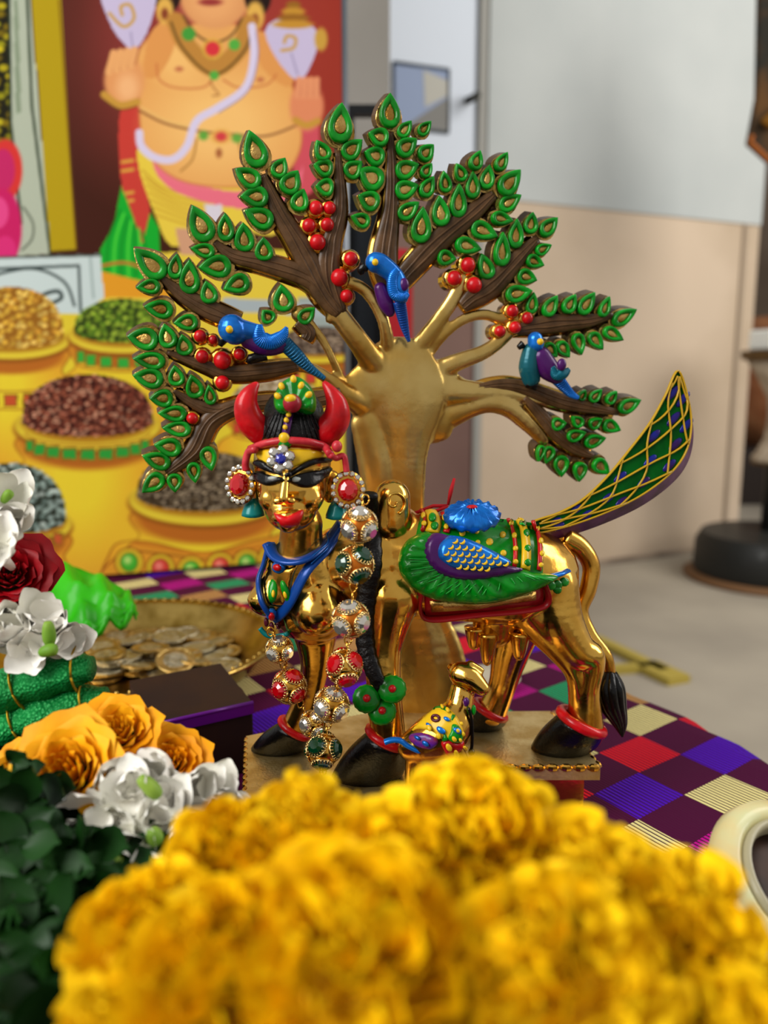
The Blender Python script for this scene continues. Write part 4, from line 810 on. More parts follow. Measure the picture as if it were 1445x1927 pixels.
b_ = MB(); b_.ball(kp(552, 763, .004), 17*hs, 14, 9); rb = b_.build('crown_bead', mat('maroon_red', '#8d1626', .35, coat=.4), head); b_ = MB(); b_.ball(kp(550, 757, .0062), (11*hs, 9*hs, 8*hs), 12, 8); b_.build('bead_cap', YEL, head)
m_ = MB(); m_.tube([OR(x, y, .0008) for x, y in ((545, 780), (542, 795), (539, 810), (537, 822))], 8*hs, 8, .5); m_.build('parting_strap', PURP, head)
dots('strap_dot', [(544, 784, 4.5), (540, 793, 4.5), (538, 805, 4.5)], OR, .001, .0022, YEL, head)
m_ = MB(); m_.tube(cat([OH(x, y, .0016) for x, y in ((480, 846), (500, 838), (525, 833), (550, 832), (580, 835), (605, 842), (622, 856))], 5), 11*hs, 8, .7)
m_.tube(cat([at(622, 856, .308), at(632, 862, .311), at(646, 858, .312), at(650, 872, .312), at(652, 888, .312)], 5), 6*hs, 8); m_.tube(cat([at(480, 846, .308), at(468, 850, .314), at(462, 870, .315), at(463, 886, .315)], 5), 7*hs, 8)
m_.ball(at(634, 840, .310), (10*hs, 9*hs, 11*hs), 12, 8); m_.build('headband', mat('coral_red', '#a91c28', .35, col2='#c23a40', nscale=200, coat=.4), head)
b_ = MB(); b_.ball(OH(537, 834, .002), (15*hs, 8*hs, 11*hs), 12, 8); gb = b_.build('band_leaf', GREEN, head); b_ = MB(); b_.ball(OH(537, 829, .0035), (10*hs, 8*hs, 10*hs), 12, 8); b_.build('band_bead', YEL, head)
def gem(mb, c, n, r, facets=10, h=.5):
    q = Vector((0, 0, 1)).rotation_difference(Vector(n).normalized()).to_matrix().to_4x4(); M = Matrix.Translation(Vector(c)) @ q
    mb.lathe([(r*.95, -r*.3), (r, 0), (r*.82, r*h*.55), (r*.48, r*h*.85)], facets, M)
bc_ = OH(531, 864, .003); vd = (CAM-bc_).normalized(); br = MB(); gem(br, bc_+vd*.001, vd, 9.5*hs, 10); brooch = br.build('brooch', GEMB, statue, smooth=False)
for k in range(6): a = math.pi/3*k+.3; br = MB(); gem(br, bc_+CR*math.cos(a)*17*hs+CU*math.sin(a)*17*hs, vd, 10*hs, 8); br.build('brooch_stone', GEMC, brooch, smooth=False)
for cx, cy, Y, rx, ry, turn in ((450, 912, .316, 18, 23, -.45), (655, 922, .314, 20, 22, .15)):
    p = at(cx, cy, Y); s_ = ms(p); n = ((CAM-p).normalized()+CR*turn).normalized(); e = MB(); q = n.to_track_quat('Z', 'Y').to_matrix().to_4x4(); M = Matrix.Translation(p) @ q
    k_ = rx/ry; e.lathe([(ry*1.0*s_, -.002), (ry*1.0*s_, 0), (ry*.8*s_, .0022), (ry*.45*s_, .003)], 12, M @ Matrix.Diagonal((k_, 1, 1, 1))); eo = e.build('earring', GEMR, statue, smooth=False)
    for k in range(15):
        e = MB(); a = 2*math.pi*k/15; gem(e, M @ Vector((math.cos(a)*ry*1.42*k_*s_, math.sin(a)*ry*1.42*s_, -.0002)), n, 5.6*s_, 7); e.build('earring_stone', GEMC, eo, smooth=False)
    e = MB(); e.lathe([(ry*1.62*s_, -.0028), (ry*1.66*s_, -.0012), (ry*1.1*s_, -.001)], 30, M @ Matrix.Diagonal((k_, 1, 1, 1))); e.build('earring_setting', GOLD, eo)
for cx, cy, Y in ((476, 958, .320), (634, 962, .318)):
    p = at(cx, cy, Y); s_ = ms(p); b_ = MB(); b_.lathe([(8*s_, 20*s_), (15*s_, 10*s_), (21*s_, -6*s_), (22*s_, -12*s_), (14*s_, -15*s_)], 24, Matrix.Translation(p)); b_.build('ear_pendant', TEAL, head)
# necklace on the bust
NK = MB(); nk = lambda pts, w_, off=.0012: NK.tube(cat([OB(x, y, off) for x, y in pts], 6), w_*2.1e-4, 8, .45)
nk([(506, 1022), (497, 1060), (489, 1095), (492, 1130), (505, 1152), (514, 1158)], 12); nk([(506, 1024), (522, 1048), (548, 1056), (580, 1048), (612, 1022), (640, 985)], 14); nk([(642, 990), (610, 1035), (580, 1068), (562, 1100), (548, 1130), (530, 1150), (514, 1158)], 13)
neck = NK.build('necklace', BLUED, statue)
m_ = MB(); 
for r_ in range(2): m_.tube([OB(640-t*62+r_*8-4, 992+t*64+r_*4, .0032) for t in np.linspace(0, 1, 20)], .00025, 5)
m_.build('necklace_cord', BLUE, neck)
m_ = MB(); pillow(m_, sm([(508, 1050), (520, 1062), (545, 1068), (562, 1060), (552, 1085), (545, 1120), (535, 1140), (505, 1135), (497, 1105), (502, 1075)]), OB, .0008, 6, 5, .0006); m_.build('necklace_plate', GOLD, neck)
for x, y, r in ((527, 1067, 12), (510, 1153, 10)):
    m_ = MB(); dot(m_, x, y, r, OB, .0018, 14, base=.001); k_ = m_.build('necklace_boss', BLUE, neck); m_ = MB(); dot(m_, x, y, r*.55, OB, .0016, 10, base=.0026); m_.build('boss_stone', RED, neck)
for x, y, r, t in ((514, 1112, 9, 1.7), (539, 1112, 7, 1.25)):
    m_ = MB(); dot(m_, x, y, 22, OB, .0014, 14, r, t, base=.0012); k_ = m_.build('necklace_leaf', GREEN, neck); m_ = MB(); dot(m_, x+1, y+5, 7, OB, .0008, 10, 3.5, t, base=.0024); m_.build('leaf_spot', YEL, neck)
for x, y in ((501, 1171), (511, 1179), (524, 1176)): m_ = MB(); dot(m_, x, y, 9, OB, .0018, 10, 5, 1.5, base=.0006); m_.build('pendant_bead', MAROON, neck)
m_ = MB(); m_.tube(cat([OB(x, y, .001) for x, y in ((489, 1182), (500, 1194), (515, 1198), (535, 1195), (543, 1190))], 5), 5*2.1e-4, 8); m_.build('pendant_cord', TEAL, neck)
# calf
cy_ = .316
calf_me = blob([('c', [c3(772, 1405, cy_, 26), c3(815, 1388, cy_, 44), c3(845, 1368, cy_, 44), c3(862, 1335, cy_+.002, 28), c3(870, 1300, cy_+.004, 24)]), ('c', [c3(868, 1268, cy_+.004, 24), c3(885, 1276, cy_+.002, 22), c3(908, 1296, cy_, 14)]),
 ('c', [c3(862, 1262, cy_+.006, 14), c3(848, 1256, cy_+.006, 8)]), ('c', [c3(885, 1252, cy_+.004, 10), c3(905, 1262, cy_+.003, 7)]), ('c', [c3(845, 1400, cy_, 24), c3(870, 1440, cy_, 15), c3(868, 1490, cy_, 14)]), ('c', [c3(785, 1410, cy_, 22), c3(775, 1450, cy_, 14), c3(775, 1495, cy_, 13)])], .0006, 3)
calf = mesh_obj('calf', calf_me, GOLD, statue); CV = bvh_of(calf_me); OC = surf(CV, cy_)
cc = lambda L: [(700+x/6.283, 1220+y/6.283) for x, y in L]
def cp(name, L, m, h, base, wd=5): b = MB(); pillow(b, sm(cc(L)), OC, h, wd, 4, base, .0006); return b.build(name, m, calf)
cp('calf_blanket', [(700, 740), (830, 690), (960, 760), (1040, 880), (1080, 1000), (1040, 1110), (960, 1080), (840, 1080), (720, 990), (560, 950), (480, 960)], YEL, .0008, .0003)
cp('blanket_strap', [(720, 720), (860, 690), (950, 780), (985, 800), (930, 900), (880, 1000), (900, 1080), (830, 1090), (850, 1000), (900, 890), (930, 810), (840, 740)], GREEN, .0008, .001, 3)
cp('blanket_panel', [(950, 900), (1020, 920), (1060, 1010), (1050, 1100), (960, 1110), (900, 1060), (930, 980)], GREEN, .0006, .0011, 4)
cp('blanket_hem', [(820, 1120), (900, 1080), (1000, 1120), (1080, 1100), (1050, 1200), (920, 1290), (850, 1200)], RED, .0008, .0006)
cp('calf_saddle', [(460, 1020), (600, 1000), (720, 1040), (780, 1110), (700, 1190), (560, 1170), (450, 1090)], mat('calf_violet', '#4a1a78', .3, col2='#7c1f3c', nscale=300, coat=.5), .0008, .0005)
m_ = MB(); m_.tube(cat([at(x, y, cy_-.006) for x, y in cc([(150, 1110), (230, 1085), (330, 1090), (420, 1150), (560, 1215), (690, 1235)])], 6), [w_*2.1e-4 for w_ in np.linspace(8, 7, 31)], 8, .7); m_.build('calf_tail', BLUE, calf)
def cs(L, k, rot): return [(*cc([(x, y)])[0], r, r*k, rot) for x, y, r in L]
dots('blue_spot', cs(((820, 970, 9), (885, 845, 6), (680, 915, 5), (1000, 970, 8), (550, 1060, 6), (640, 1120, 7)), .6, .6), OC, .0008, .0018, BLUE, calf)
dots('yellow_spot', cs(((900, 750, 5), (845, 715, 4), (1000, 970, 4), (960, 1060, 5), (1025, 1070, 4), (1040, 890, 4), (1060, 1000, 4), (900, 1150, 7), (975, 1210, 6), (690, 950, 6), (790, 1030, 6), (1070, 1150, 4)), .7, 1.2), OC, .0008, .0022, YEL, calf)
m_ = MB(); X = cc([(760+40*math.cos(q), 835+30*math.sin(q)) for q in np.linspace(0, 6.28, 17)]); m_.tube([OC(x, y, .0014) for x, y in X], .0006, 6); m_.build('blanket_ring', MAROON, calf)
m_ = MB(); m_.tube(cat([at(x, y, cy_-.004) for x, y in ((882, 1332), (888, 1360), (888, 1400), (886, 1412))], 5), .0007, 6); m_.ball(at(887, 1415, cy_-.004), .0014, 10, 7); m_.build('calf_cord', BLACK, calf)
m_ = MB(); m_.ball(at(877, 1321, cy_-.005), (.0013, .0012, .0019), 10, 7); m_.build('collar_stone', PURP, calf); m_ = MB(); m_.ball(at(891, 1336, cy_-.003), (.0010, .0010, .0022), 10, 7); m_.build('collar_leaf', GREEN, calf)

# ------------------------------------------------------------------ jewelled garland hung on the statue
gar = thing('jewelled_garland', at(640, 1200, .305), 'gold bead garland set with red, green and clear stones hanging over the statue', 'garland')
def bead(x, y, Y, r, gm, rot, core=GOLD):
    p = at(x, y, Y); r *= ms(p); m_ = MB(); m_.ball(p, r*.86, 18, 12); b = m_.build('bead', core, gar)
    Rm = Matrix.Rotation(rot, 3, CF) @ ((CAM-p).normalized().to_track_quat('Z', 'Y').to_matrix()) @ Vector((1, 1, 1)).normalized().rotation_difference(Vector((0, 0, 1))).to_matrix()
    for ax in ((1,0,0), (0,1,0), (0,0,1), (-1,0,0), (0,-1,0), (0,0,-1)):
        n = Rm @ Vector(ax); c = p+n*r*.70; m_ = MB(); gem(m_, c, n, r*.54, 10, .75); m_.build('stone', gm, b, smooth=False)
        q = n.to_track_quat('Z', 'Y').to_matrix().to_4x4(); M = Matrix.Translation(c) @ q; m_ = MB()
        m_.tube([M @ Vector((math.cos(a)*r*.58, math.sin(a)*r*.58, 0)) for a in np.linspace(0, 2*math.pi, 21)], r*.055, 5)
        for k in range(20):
            a = 2*math.pi*k/20; m_.tube([M @ Vector((math.cos(a)*r*.60, math.sin(a)*r*.60, 0)), M @ Vector((math.cos(a)*r*.5, math.sin(a)*r*.5, r*.17))], [r*.05, r*.03], 4)
        m_.build('bezel', mat('pale_gold_wire', '#d9b878', .22, 1), b)
BDS = [(676, 988, .302, 36, GEMC, .3, ORANGE), (668, 1062, .304, 38, GEMG, .9, ORANGE), (660, 1165, .303, 37, GEMC, .1, ORANGE), (648, 1255, .306, 36, GEMR, 1.2, GOLD), (624, 1326, .310, 35, GEMC, .5, GOLD), (588, 1362, .318, 26, GEMC, .8, GOLD), (608, 1412, .314, 35, GEMG, 1.57, GOLD), (526, 1222, .322, 27, GEMC, .2, GOLD), (545, 1292, .322, 34, GEMR, .6, GOLD)]
for b in BDS: bead(*b)
def rings_(a, b, n=2):
    for k in range(n):
        t = (k+.5)/n; p = at(a[0]+(b[0]-a[0])*t, a[1]+(b[1]-a[1])*t, a[2]+(b[2]-a[2])*t); r = .0013; m_ = MB(); ax = Vector((math.cos(k*1.5), math.sin(k*1.5), 0)); up = Vector((0, 0, 1))
        m_.tube([p+ax*math.cos(q)*r+up*math.sin(q)*r*1.4 for q in np.linspace(0, 2*math.pi, 15)], .00035, 6); m_.build('link_ring', GOLD, gar)
for i, j in ((0, 1), (1, 2), (2, 3), (3, 4), (4, 6), (7, 8), (8, 5), (5, 6)):
    A, B = BDS[i], BDS[j]; d = math.hypot(B[0]-A[0], B[1]-A[1]); f0, f1 = A[3]/d*.9, 1-B[3]/d*.9
    if f1 < f0: f0 = f1 = .5; 
    rings_((A[0]+(B[0]-A[0])*f0, A[1]+(B[1]-A[1])*f0, A[2]+(B[2]-A[2])*f0), (A[0]+(B[0]-A[0])*f1, A[1]+(B[1]-A[1])*f1, A[2]+(B[2]-A[2])*f1), 2)
rings_((608, 1446, .313), (606, 1476, .312), 3); rings_((690, 935, .306), (680, 955, .303), 2); rings_((505, 1185, .318), (520, 1200, .320), 2)
# red thread tuft by the trunk
m_ = MB(); m_.tube([at(843, 950, .352), at(848, 925, .352), at(855, 900, .352)], [.0006, .0010, .0006], 6); m_.tube([at(843, 952, .352), at(820, 962, .352), at(790, 960, .354)], .0008, 6); m_.tube([at(843, 952, .352), at(815, 952, .353), at(780, 966, .354)], .0008, 6)
tag(m_.build('red_thread', mat('red_thread', '#a8121a', .7)), 'red thread tied round the trunk behind the blue lotus boss', 'thread')
# ------------------------------------------------------------------ plate, coins, box, cloths
BRASS = mat('brass', '#b99a52', .28, 1, col2='#8a6d2c', nscale=60, bump=.15, bscale=500)
PC = Vector((-.168, .535, .0015)); pr = .098
plate = thing('brass_plate', PC, 'round brass plate full of coins behind the dark box', 'plate'); T = Matrix.Translation(PC)
m_ = MB(); m_.lathe([(.02, 0), (pr*.72, 0), (pr*.86, .006), (pr*.93, .017), (pr, .020), (pr*1.005, .0215), (pr*.995, .0225), (pr*.92, .0195), (pr*.84, .008), (pr*.70, .0022), (.02, .002)], 64, T); m_.build('dish', BRASS, plate)
m_ = MB()
for k in range(84): a = 2*math.pi*k/84; m_.ball(PC+Vector((math.cos(a)*pr*.965, math.sin(a)*pr*.965, .0222)), .0013, 6, 5)
m_.build('rim_beading', BRASS, plate)
SIL = mat('coin_silver', '#d2cbb6', .36, 1, col2='#a39a80', nscale=220, bump=.5, bscale=900); BRZ = mat('coin_brass', '#cfb070', .36, 1, col2='#9a7c3c', nscale=220, bump=.4, bscale=900)
def coin_mesh(two):
    r, h = .0125, .0019; b = MB(); b.lathe([(.001, 0), (r*.97, 0), (r, .0003), (r, h-.0003), (r*.97, h), (r*.9, h), (r*.87, h-.0003)], 36, mi=0); b.lathe([(r*.88, h-.0004), (r*.6, h-.0003), (r*.58, h-.0001), (r*.05, h-.0001)], 36, mi=1 if two else 0)
    for k in range(9): a = 2*math.pi*k/9; b.ball((math.cos(a)*r*.36, math.sin(a)*r*.30, h-.0001), (r*.15, r*.09, .0003), 8, 5, Matrix.Rotation(a*2, 3, 'Z'), 1 if two else 0)
    o = b.build('coin', [BRZ, SIL] if two else [SIL, SIL], smooth='auto'); m = o.data; bpy.data.objects.remove(o); return m
CMs = [coin_mesh(True), coin_mesh(False)]; rc = random.Random(5)
spots = []
for (px, py, n) in ((190, 1235, 6), (225, 1250, 5), (205, 1262, 7), (250, 1255, 3)):
    p = atz(px, py, .008); z = PC.z+.0023
    for k in range(n): spots.append((p.x+rc.uniform(-.003, .003), p.y+rc.uniform(-.003, .003), z, rc.uniform(-.08, .08), rc.uniform(-.08, .08))); z += .0021
for (px, py, z, tx, ty) in ((283, 1222, .013, .12, .05), (320, 1200, .012, -.1, .1), (262, 1262, .008, .2, .3), (330, 1255, .010, .5, -.3), (345, 1240, .008, .1, 0), (372, 1225, .008, .1, .1), (365, 1255, .007, .35, .2), (300, 1250, .005, 0, 0), (395, 1245, .006, .1, -.1), (430, 1265, .005, .05, 0), (455, 1262, .008, .1, .1), (448, 1280, .006, .05, .1), (410, 1215, .006, .2, 0), (390, 1200, .005, 0, .1), (350, 1195, .005, .1, .1), (270, 1205, .006, .1, 0), (240, 1215, .006, .2, .1), (300, 1190, .004, 0, 0), (420, 1235, .005, .1, .1), (220, 1200, .005, 0, 0), (255, 1240, .006, .1, 0), (325, 1230, .005, 0, .1), (380, 1270, .006, .1, 0), (300, 1275, .006, 0, .1), (340, 1285, .006, 0, 0)):
    p = atz(px, py, z); spots.append((p.x, p.y, PC.z+.001+z*.75, tx*.6, ty*.6))
for i, (x, y, z, tx, ty) in enumerate(spots):
    d = Vector((x-PC.x, y-PC.y)); lim = pr*.66
    if d.length > lim: d = d.normalized()*lim
    two = 0 if rc.random() < .5 else 1
    if i == 21: two = 0
    if i == 22: two = 1
    o = link('coin', CMs[two]); o.location = (PC.x+d.x, PC.y+d.y, max(z, PC.z+.0024)+.0122*max(abs(tx), abs(ty))); o.rotation_euler = (tx, ty, rc.uniform(0, 6)); tag(o, {21: 'two-tone coin lying flat on top of the coins at the front', 22: 'silver coin on top of the pile at the back of the plate', 24: 'coin tilted on its edge in the middle of the plate', 31: 'single coin at the right end of the plate above the box corner'}.get(i, 'coin in the leaning stacks at the left side of the plate' if i < 21 else 'worn metal coin lying loose in the brass plate'), 'coin', 'coins in the brass plate')
bz = .036; A, B, Cc, D = atz(284, 1366, bz), atz(476, 1323, bz), atz(415, 1248, bz), atz(199, 1285, bz); e1 = B-A; e2 = Cc-B; D = A+e2
box = thing('gift_box', (A+B+Cc+D)/4-Vector((0, 0, bz-.0012)), 'dark plum box with a purple ribbon edge left of the statue', 'box')
m_ = MB(); m_.prism([A, B, Cc, D], Vector((0, 0, -bz+.0014))); bo = m_.build('box_body', mat('plum_box', '#26100f', .55, col2='#1d0a10', nscale=40), box, smooth=False); bv = bo.modifiers.new('b', 'BEVEL'); bv.width = .0012; bv.segments = 2
m_ = MB(); n = Vector((e1.y, -e1.x, 0)).normalized()*.0008; m_.prism([A+n+Vector((0, 0, .0004)), B+n+Vector((0, 0, .0004)), B+n-Vector((0, 0, .0052)), A+n-Vector((0, 0, .0052))], -n*1.0); m_.tube([A+Vector((0, 0, .0002)), B+Vector((0, 0, .0002))], .0011, 8); m_.build('ribbon_edge', mat('purple_satin', '#5a0d78', .3, .1, coat=.2), box)
# bright green satin cloth
def drape(name, ctrl, nu, nv, m, fold=.004, seed=1, th=.0012):
    r = random.Random(seed); NU_, NV_ = nu, nv; rows = [cat(row, max(2, nv//(len(row)-1))) for row in ctrl]; n = len(rows[0]); cols = [cat([rw[j] for rw in rows], max(2, nu//(len(rows)-1))) for j in range(n)]
    m2 = len(cols[0]); V = []; F = []
    for j in range(n):
        for i in range(m2):
            p = cols[j][i].copy(); p.z += fold*math.sin(j*.9+.25*i+seed)*math.sin(i*.5); V.append(p)
    for j in range(n-1):
        for i in range(m2-1): F.append((j*m2+i, j*m2+i+1, (j+1)*m2+i+1, (j+1)*m2+i))
    b = MB(); b.add(V, F); o = b.build(name, m); s_ = o.modifiers.new('s', 'SOLIDIFY'); s_.thickness = th; return o
SAT = mat('lime_satin', '#249206', .4, col2='#32ac0a', nscale=18, coat=.1)
g = [[at(60, 1075, .56), at(120, 1062, .56), at(180, 1082, .55), at(235, 1110, .54), at(256, 1140, .53)], [at(60, 1105, .52), at(130, 1092, .52), at(190, 1108, .51), at(235, 1128, .51), at(257, 1148, .51)], [at(60, 1130, .50), at(130, 1122, .505), at(185, 1138, .50), at(230, 1145, .50), at(256, 1155, .505)], [at(70, 1165, .49), at(130, 1165, .49), at(175, 1172, .485), at(215, 1162, .49), at(250, 1160, .50)], [at(80, 1200, .48), at(130, 1195, .48), at(170, 1185, .48), at(205, 1172, .485), at(240, 1165, .495)]]
tag(drape('satin_cloth', g, 24, 24, SAT, .006, 2), 'bright lime green satin cloth bunched beside the brass plate', 'cloth')
# green brocade roll
BRO = mat('green_brocade', '#0f8a3f', .42, .25, col2='#0a6a2c', nscale=50); nt = BRO.node_tree
vt = nt.nodes.new('ShaderNodeTexVoronoi'); vt.inputs['Scale'].default_value = 900; gp = nt.nodes.new('ShaderNodeNewGeometry'); nt.links.new(gp.outputs['Position'], vt.inputs['Vector']); bp = nt.nodes.new('ShaderNodeBump'); bp.inputs['Strength'].default_value = .8; bp.inputs['Distance'].default_value = .0008; nt.links.new(vt.outputs['Distance'], bp.inputs['Height']); nt.links.new(bp.outputs[0], nt.nodes['Principled BSDF'].inputs['Normal'])
roll = thing('brocade_cloth', at(90, 1330, .27), 'green woven brocade cloth with gold stripes rolled above the orange roses', 'cloth')
for pts, rr in (([(-80, 1325), (0, 1303), (70, 1280), (130, 1262), (172, 1258)], [50, 50, 48, 46, 28]), ([(-80, 1400), (0, 1372), (70, 1345), (140, 1325), (200, 1312)], [50, 50, 48, 44, 24])):
    P = cat([at(x, y, .285) for x, y in pts], 8); s_ = ms(P[0]); W = [q.x*s_*(1+.06*math.sin(i*.8)) for i, q in enumerate(cat([(r, 0, 0) for r in rr], 8))]; m_ = MB(); m_.tube(P, W, 22, .8, wob=.05); fo = m_.build('cloth_fold', BRO, roll)
    for i in (13, 27):
        t = (P[i+1]-P[i-1]).normalized(); a = t.cross(Vector((0, 0, 1))).normalized(); u = a.cross(t); m_ = MB(); m_.tube([P[i]+a*math.cos(q)*W[i]*1.03+u*math.sin(q)*W[i]*1.03 for q in np.linspace(0, 2*math.pi, 25)], .0008, 6, .4); m_.build('gold_stripe', mat('zari_gold', '#b08a1c', .35, .7), fo)
# ------------------------------------------------------------------ flowers
def petal_mesh(name, L, Wd, cup, curl, m, nu=7, nv=6, tipw=.35, ruffle=0, th=.0004):
    b = MB(); V = []; F = []
    for i in range(nu+1):
        t = (1-math.cos(math.pi*i/nu))/2; wd = Wd*(max(.02, 1-((t-.52)/.52)**2)**(.5 if tipw > .5 else .9))
        for j in range(nv+1):
            s_ = -1+2*j/nv; V.append(Vector((wd*s_, L*t*(1-.06*s_*s_*t), cup*(s_*s_)*Wd*(1-.3*t) + curl*L*t*t + ruffle*math.sin(s_*5+t*3)*t)))
    for i in range(nu):
        for j in range(nv): a = i*(nv+1)+j; F.append((a, a+1, a+nv+2, a+nv+1))
    b.add(V, F); o = b.build(name, m, recalc=False); me = o.data; bpy.data.objects.remove(o); return me
def rose(name, px, py, Y, rpx, m, label, face, n=24, seed=1, group=None):
    p = at(px, py, Y); R_ = rpx*ms(p); root = thing(name, p, label, 'rose', group); rr = random.Random(seed); q = Vector((0, 0, 1)).rotation_difference(Vector(face).normalized()).to_matrix().to_4x4(); Mb = Matrix.Translation(p) @ q
    for k in range(n):
        f = k/(n-1); a = k*2.4+rr.uniform(-.2, .2); rad = R_*(.10+.62*f); H = R_*(.95-.25*f); wid = .9+.35*rr.random(); V = []; F = []; nu, nv = 7, 8; flare = R_*(.02+.55*f*f)
        for i in range(nu+1):
            t = i/nu
            for j in range(nv+1):
                s_ = -1+2*j/nv; ww = wid*(1-.10*t)*(1 if t < .75 else math.sqrt(max(.02, 1-((t-.75)/.28)**2)*1.0)); an = a+s_*ww
                r_ = rad*(.35+.65*min(1, t*2.2)**.7)+flare*max(0, t-.45)**1.5*2.2*(1+.25*s_*s_)+R_*.03*math.sin(s_*6+k)*t
                V.append(Mb @ Vector((math.cos(an)*r_, math.sin(an)*r_, -R_*.55+H*t*(1-.12*s_*s_*t)-flare*.35*max(0, t-.7))))
        for i in range(nu):
            for j in range(nv): c = i*(nv+1)+j; F.append((c, c+1, c+nv+2, c+nv+1))
        b = MB(); b.add(V, F); b.build('petal', m, root, recalc=False)
    b = MB(); b.ball(p-(q @ Vector((0, 0, R_*.55))), R_*.4, 12, 8); b.build('calyx', mat('calyx_green', '#2c4a18', .6), root)
YR = mat('orange_rose', '#e89600', .6, col2='#eeae0c', nscale=60); RR = mat('crimson_rose', '#9c0310', .5, col2='#7c000a', nscale=60)
rose('orange_rose', 225, 1372, .262, 70, YR, 'orange yellow rose just below the green brocade roll', (.1, -.6, .8), 24, 1)
rose('orange_rose', 125, 1450, .245, 95, YR, 'largest orange rose, spread open above the dark leaves', (-.1, -.75, .65), 28, 2)
rose('orange_rose', 320, 1432, .262, 72, YR, 'orange rose resting against the dark plum box', (.25, -.6, .75), 24, 3)
rose('orange_rose', 35, 1440, .262, 62, YR, 'small orange rose at the left edge under the brocade', (-.3, -.5, .8), 18, 4)
rose('orange_rose', 205, 1500, .25, 72, YR, 'orange rose half hidden behind the white tuberoses', (0, -.85, .5), 22, 6)
rose('crimson_rose', 18, 1078, .30, 78, RR, 'deep red rose at the left edge above the white flowers', (.35, -.7, .5), 26, 5)
WH = mat('tuberose_white', '#f4f1ea', .45, col2='#e6e4d6', nscale=50); BUD = mat('bud_green', '#86a33c', .5, col2='#5f8a24', nscale=60)
pm_ = [petal_mesh('petal', .0125, .0050, .30, c, WH, 8, 6, .8) for c in (-.12, .15, .35)]
tb = MB(); tb.tube([Vector((0, 0, -.016)), Vector((0, 0, -.008)), Vector((0, 0, .001))], [.0012, .0016, .0030], 8); to = tb.build('floret_tube', WH); tube_me = to.data; bpy.data.objects.remove(to)
def floret(p, face, sc, k, label, group):
    root = bpy.data.objects.new('tuberose_floret', None); COL.objects.link(root); root.empty_display_size = .004; q = Vector((0, 0, 1)).rotation_difference(Vector(face).normalized()).to_matrix().to_4x4()
    root.matrix_basis = Matrix.Translation(p) @ q @ Matrix.Rotation(k*1.3, 4, 'Z') @ Matrix.Scale(sc, 4); tag(root, label, 'flower', group)
    tu = link('floret_tube', tube_me); tu.parent = root
    opn = .25+.45*((k*37) % 10)/10
    for j in range(6):
        a = math.pi/3*j+.1*math.sin(k+j); o = link('petal', pm_[(j+k) % 3]); o.parent = root
        o.matrix_basis = Matrix.Rotation(a, 4, 'Z') @ Matrix.Translation((0, .001, 0)) @ Matrix.Rotation((1.25-opn*(1.0 if j % 2 else .75)), 4, 'X') @ Matrix.Scale(1-.08*(j % 2), 4)
rf = random.Random(11)
FL = [(205,1478,.245),(262,1500,.240),(330,1470,.25),(300,1545,.235),(235,1555,.232),(180,1540,.238),(150,1585,.23),(210,1610,.226),(275,1600,.228),(335,1520,.24),(375,1490,.25),(415,1500,.252),(345,1590,.23),(160,1620,.228),(250,1640,.222),(300,1635,.224),(395,1535,.245),(290,1465,.25),(120,1600,.232),(440,1520,.252),(240,1475,.246)]
for k, (x, y, Y) in enumerate(FL): floret(at(x+rf.uniform(-8, 8), y+rf.uniform(-8, 8), Y), (rf.uniform(-.8, .6), -1, rf.uniform(.2, 1)), rf.uniform(.85, 1.15), k, 'white tuberose floret in the bunch between orange roses and yellow marigolds', 'tuberose florets below the orange roses')
FL2 = [(15,1165,.285),(70,1160,.287),(110,1175,.287),(40,1200,.283),(92,1200,.285),(5,1215,.28),(130,1205,.288),(60,1225,.281)]
for k, (x, y, Y) in enumerate(FL2): floret(at(x, y, Y), (rf.uniform(-.5, .8), -1, rf.uniform(.1, .9)), rf.uniform(.85, 1.05), k+40, 'white tuberose floret under the red rose', 'tuberose florets under the red rose')
FL3 = [(8,985,.29),(-5,1040,.28),(14,950,.295)]
for k, (x, y, Y) in enumerate(FL3): floret(at(x, y, Y), (rf.uniform(0, .8), -1, rf.uniform(.1, .9)), 1.2, k+60, 'white tuberose floret above the red rose', 'tuberose florets above the red rose')
for x0, y0, x1, y1, Y, r, lb in ((262, 1463, 300, 1500, .232, 14, 'green tuberose bud on top of the white bunch'), (285, 1560, 296, 1590, .222, 15, 'plump green bud low in the white bunch beside the marigolds'), (195, 1622, 232, 1624, .216, 15, 'round green bud at the bottom of the white bunch'), (90, 1170, 94, 1215, .272, 12, 'green bud stem among the white florets under the red rose'), (75, 1230, 108, 1222, .268, 12, 'short green bud touching the brocade roll'), (5, 945, 22, 925, .285, 9, 'cut green stem above the red rose at the left edge')):
    m_ = MB(); P = cat([at(x0, y0, Y), at((x0+x1)/2, (y0+y1)/2-2, Y), at(x1, y1, Y)], 5); s_ = ms(P[0]); m_.tube(P, [r*s_*k for k in (.55, .7, .85, .95, 1, 1.05, 1.08, 1.05, .95, .8, .45)], 12); tag(m_.build('flower_bud', BUD), lb, 'bud')
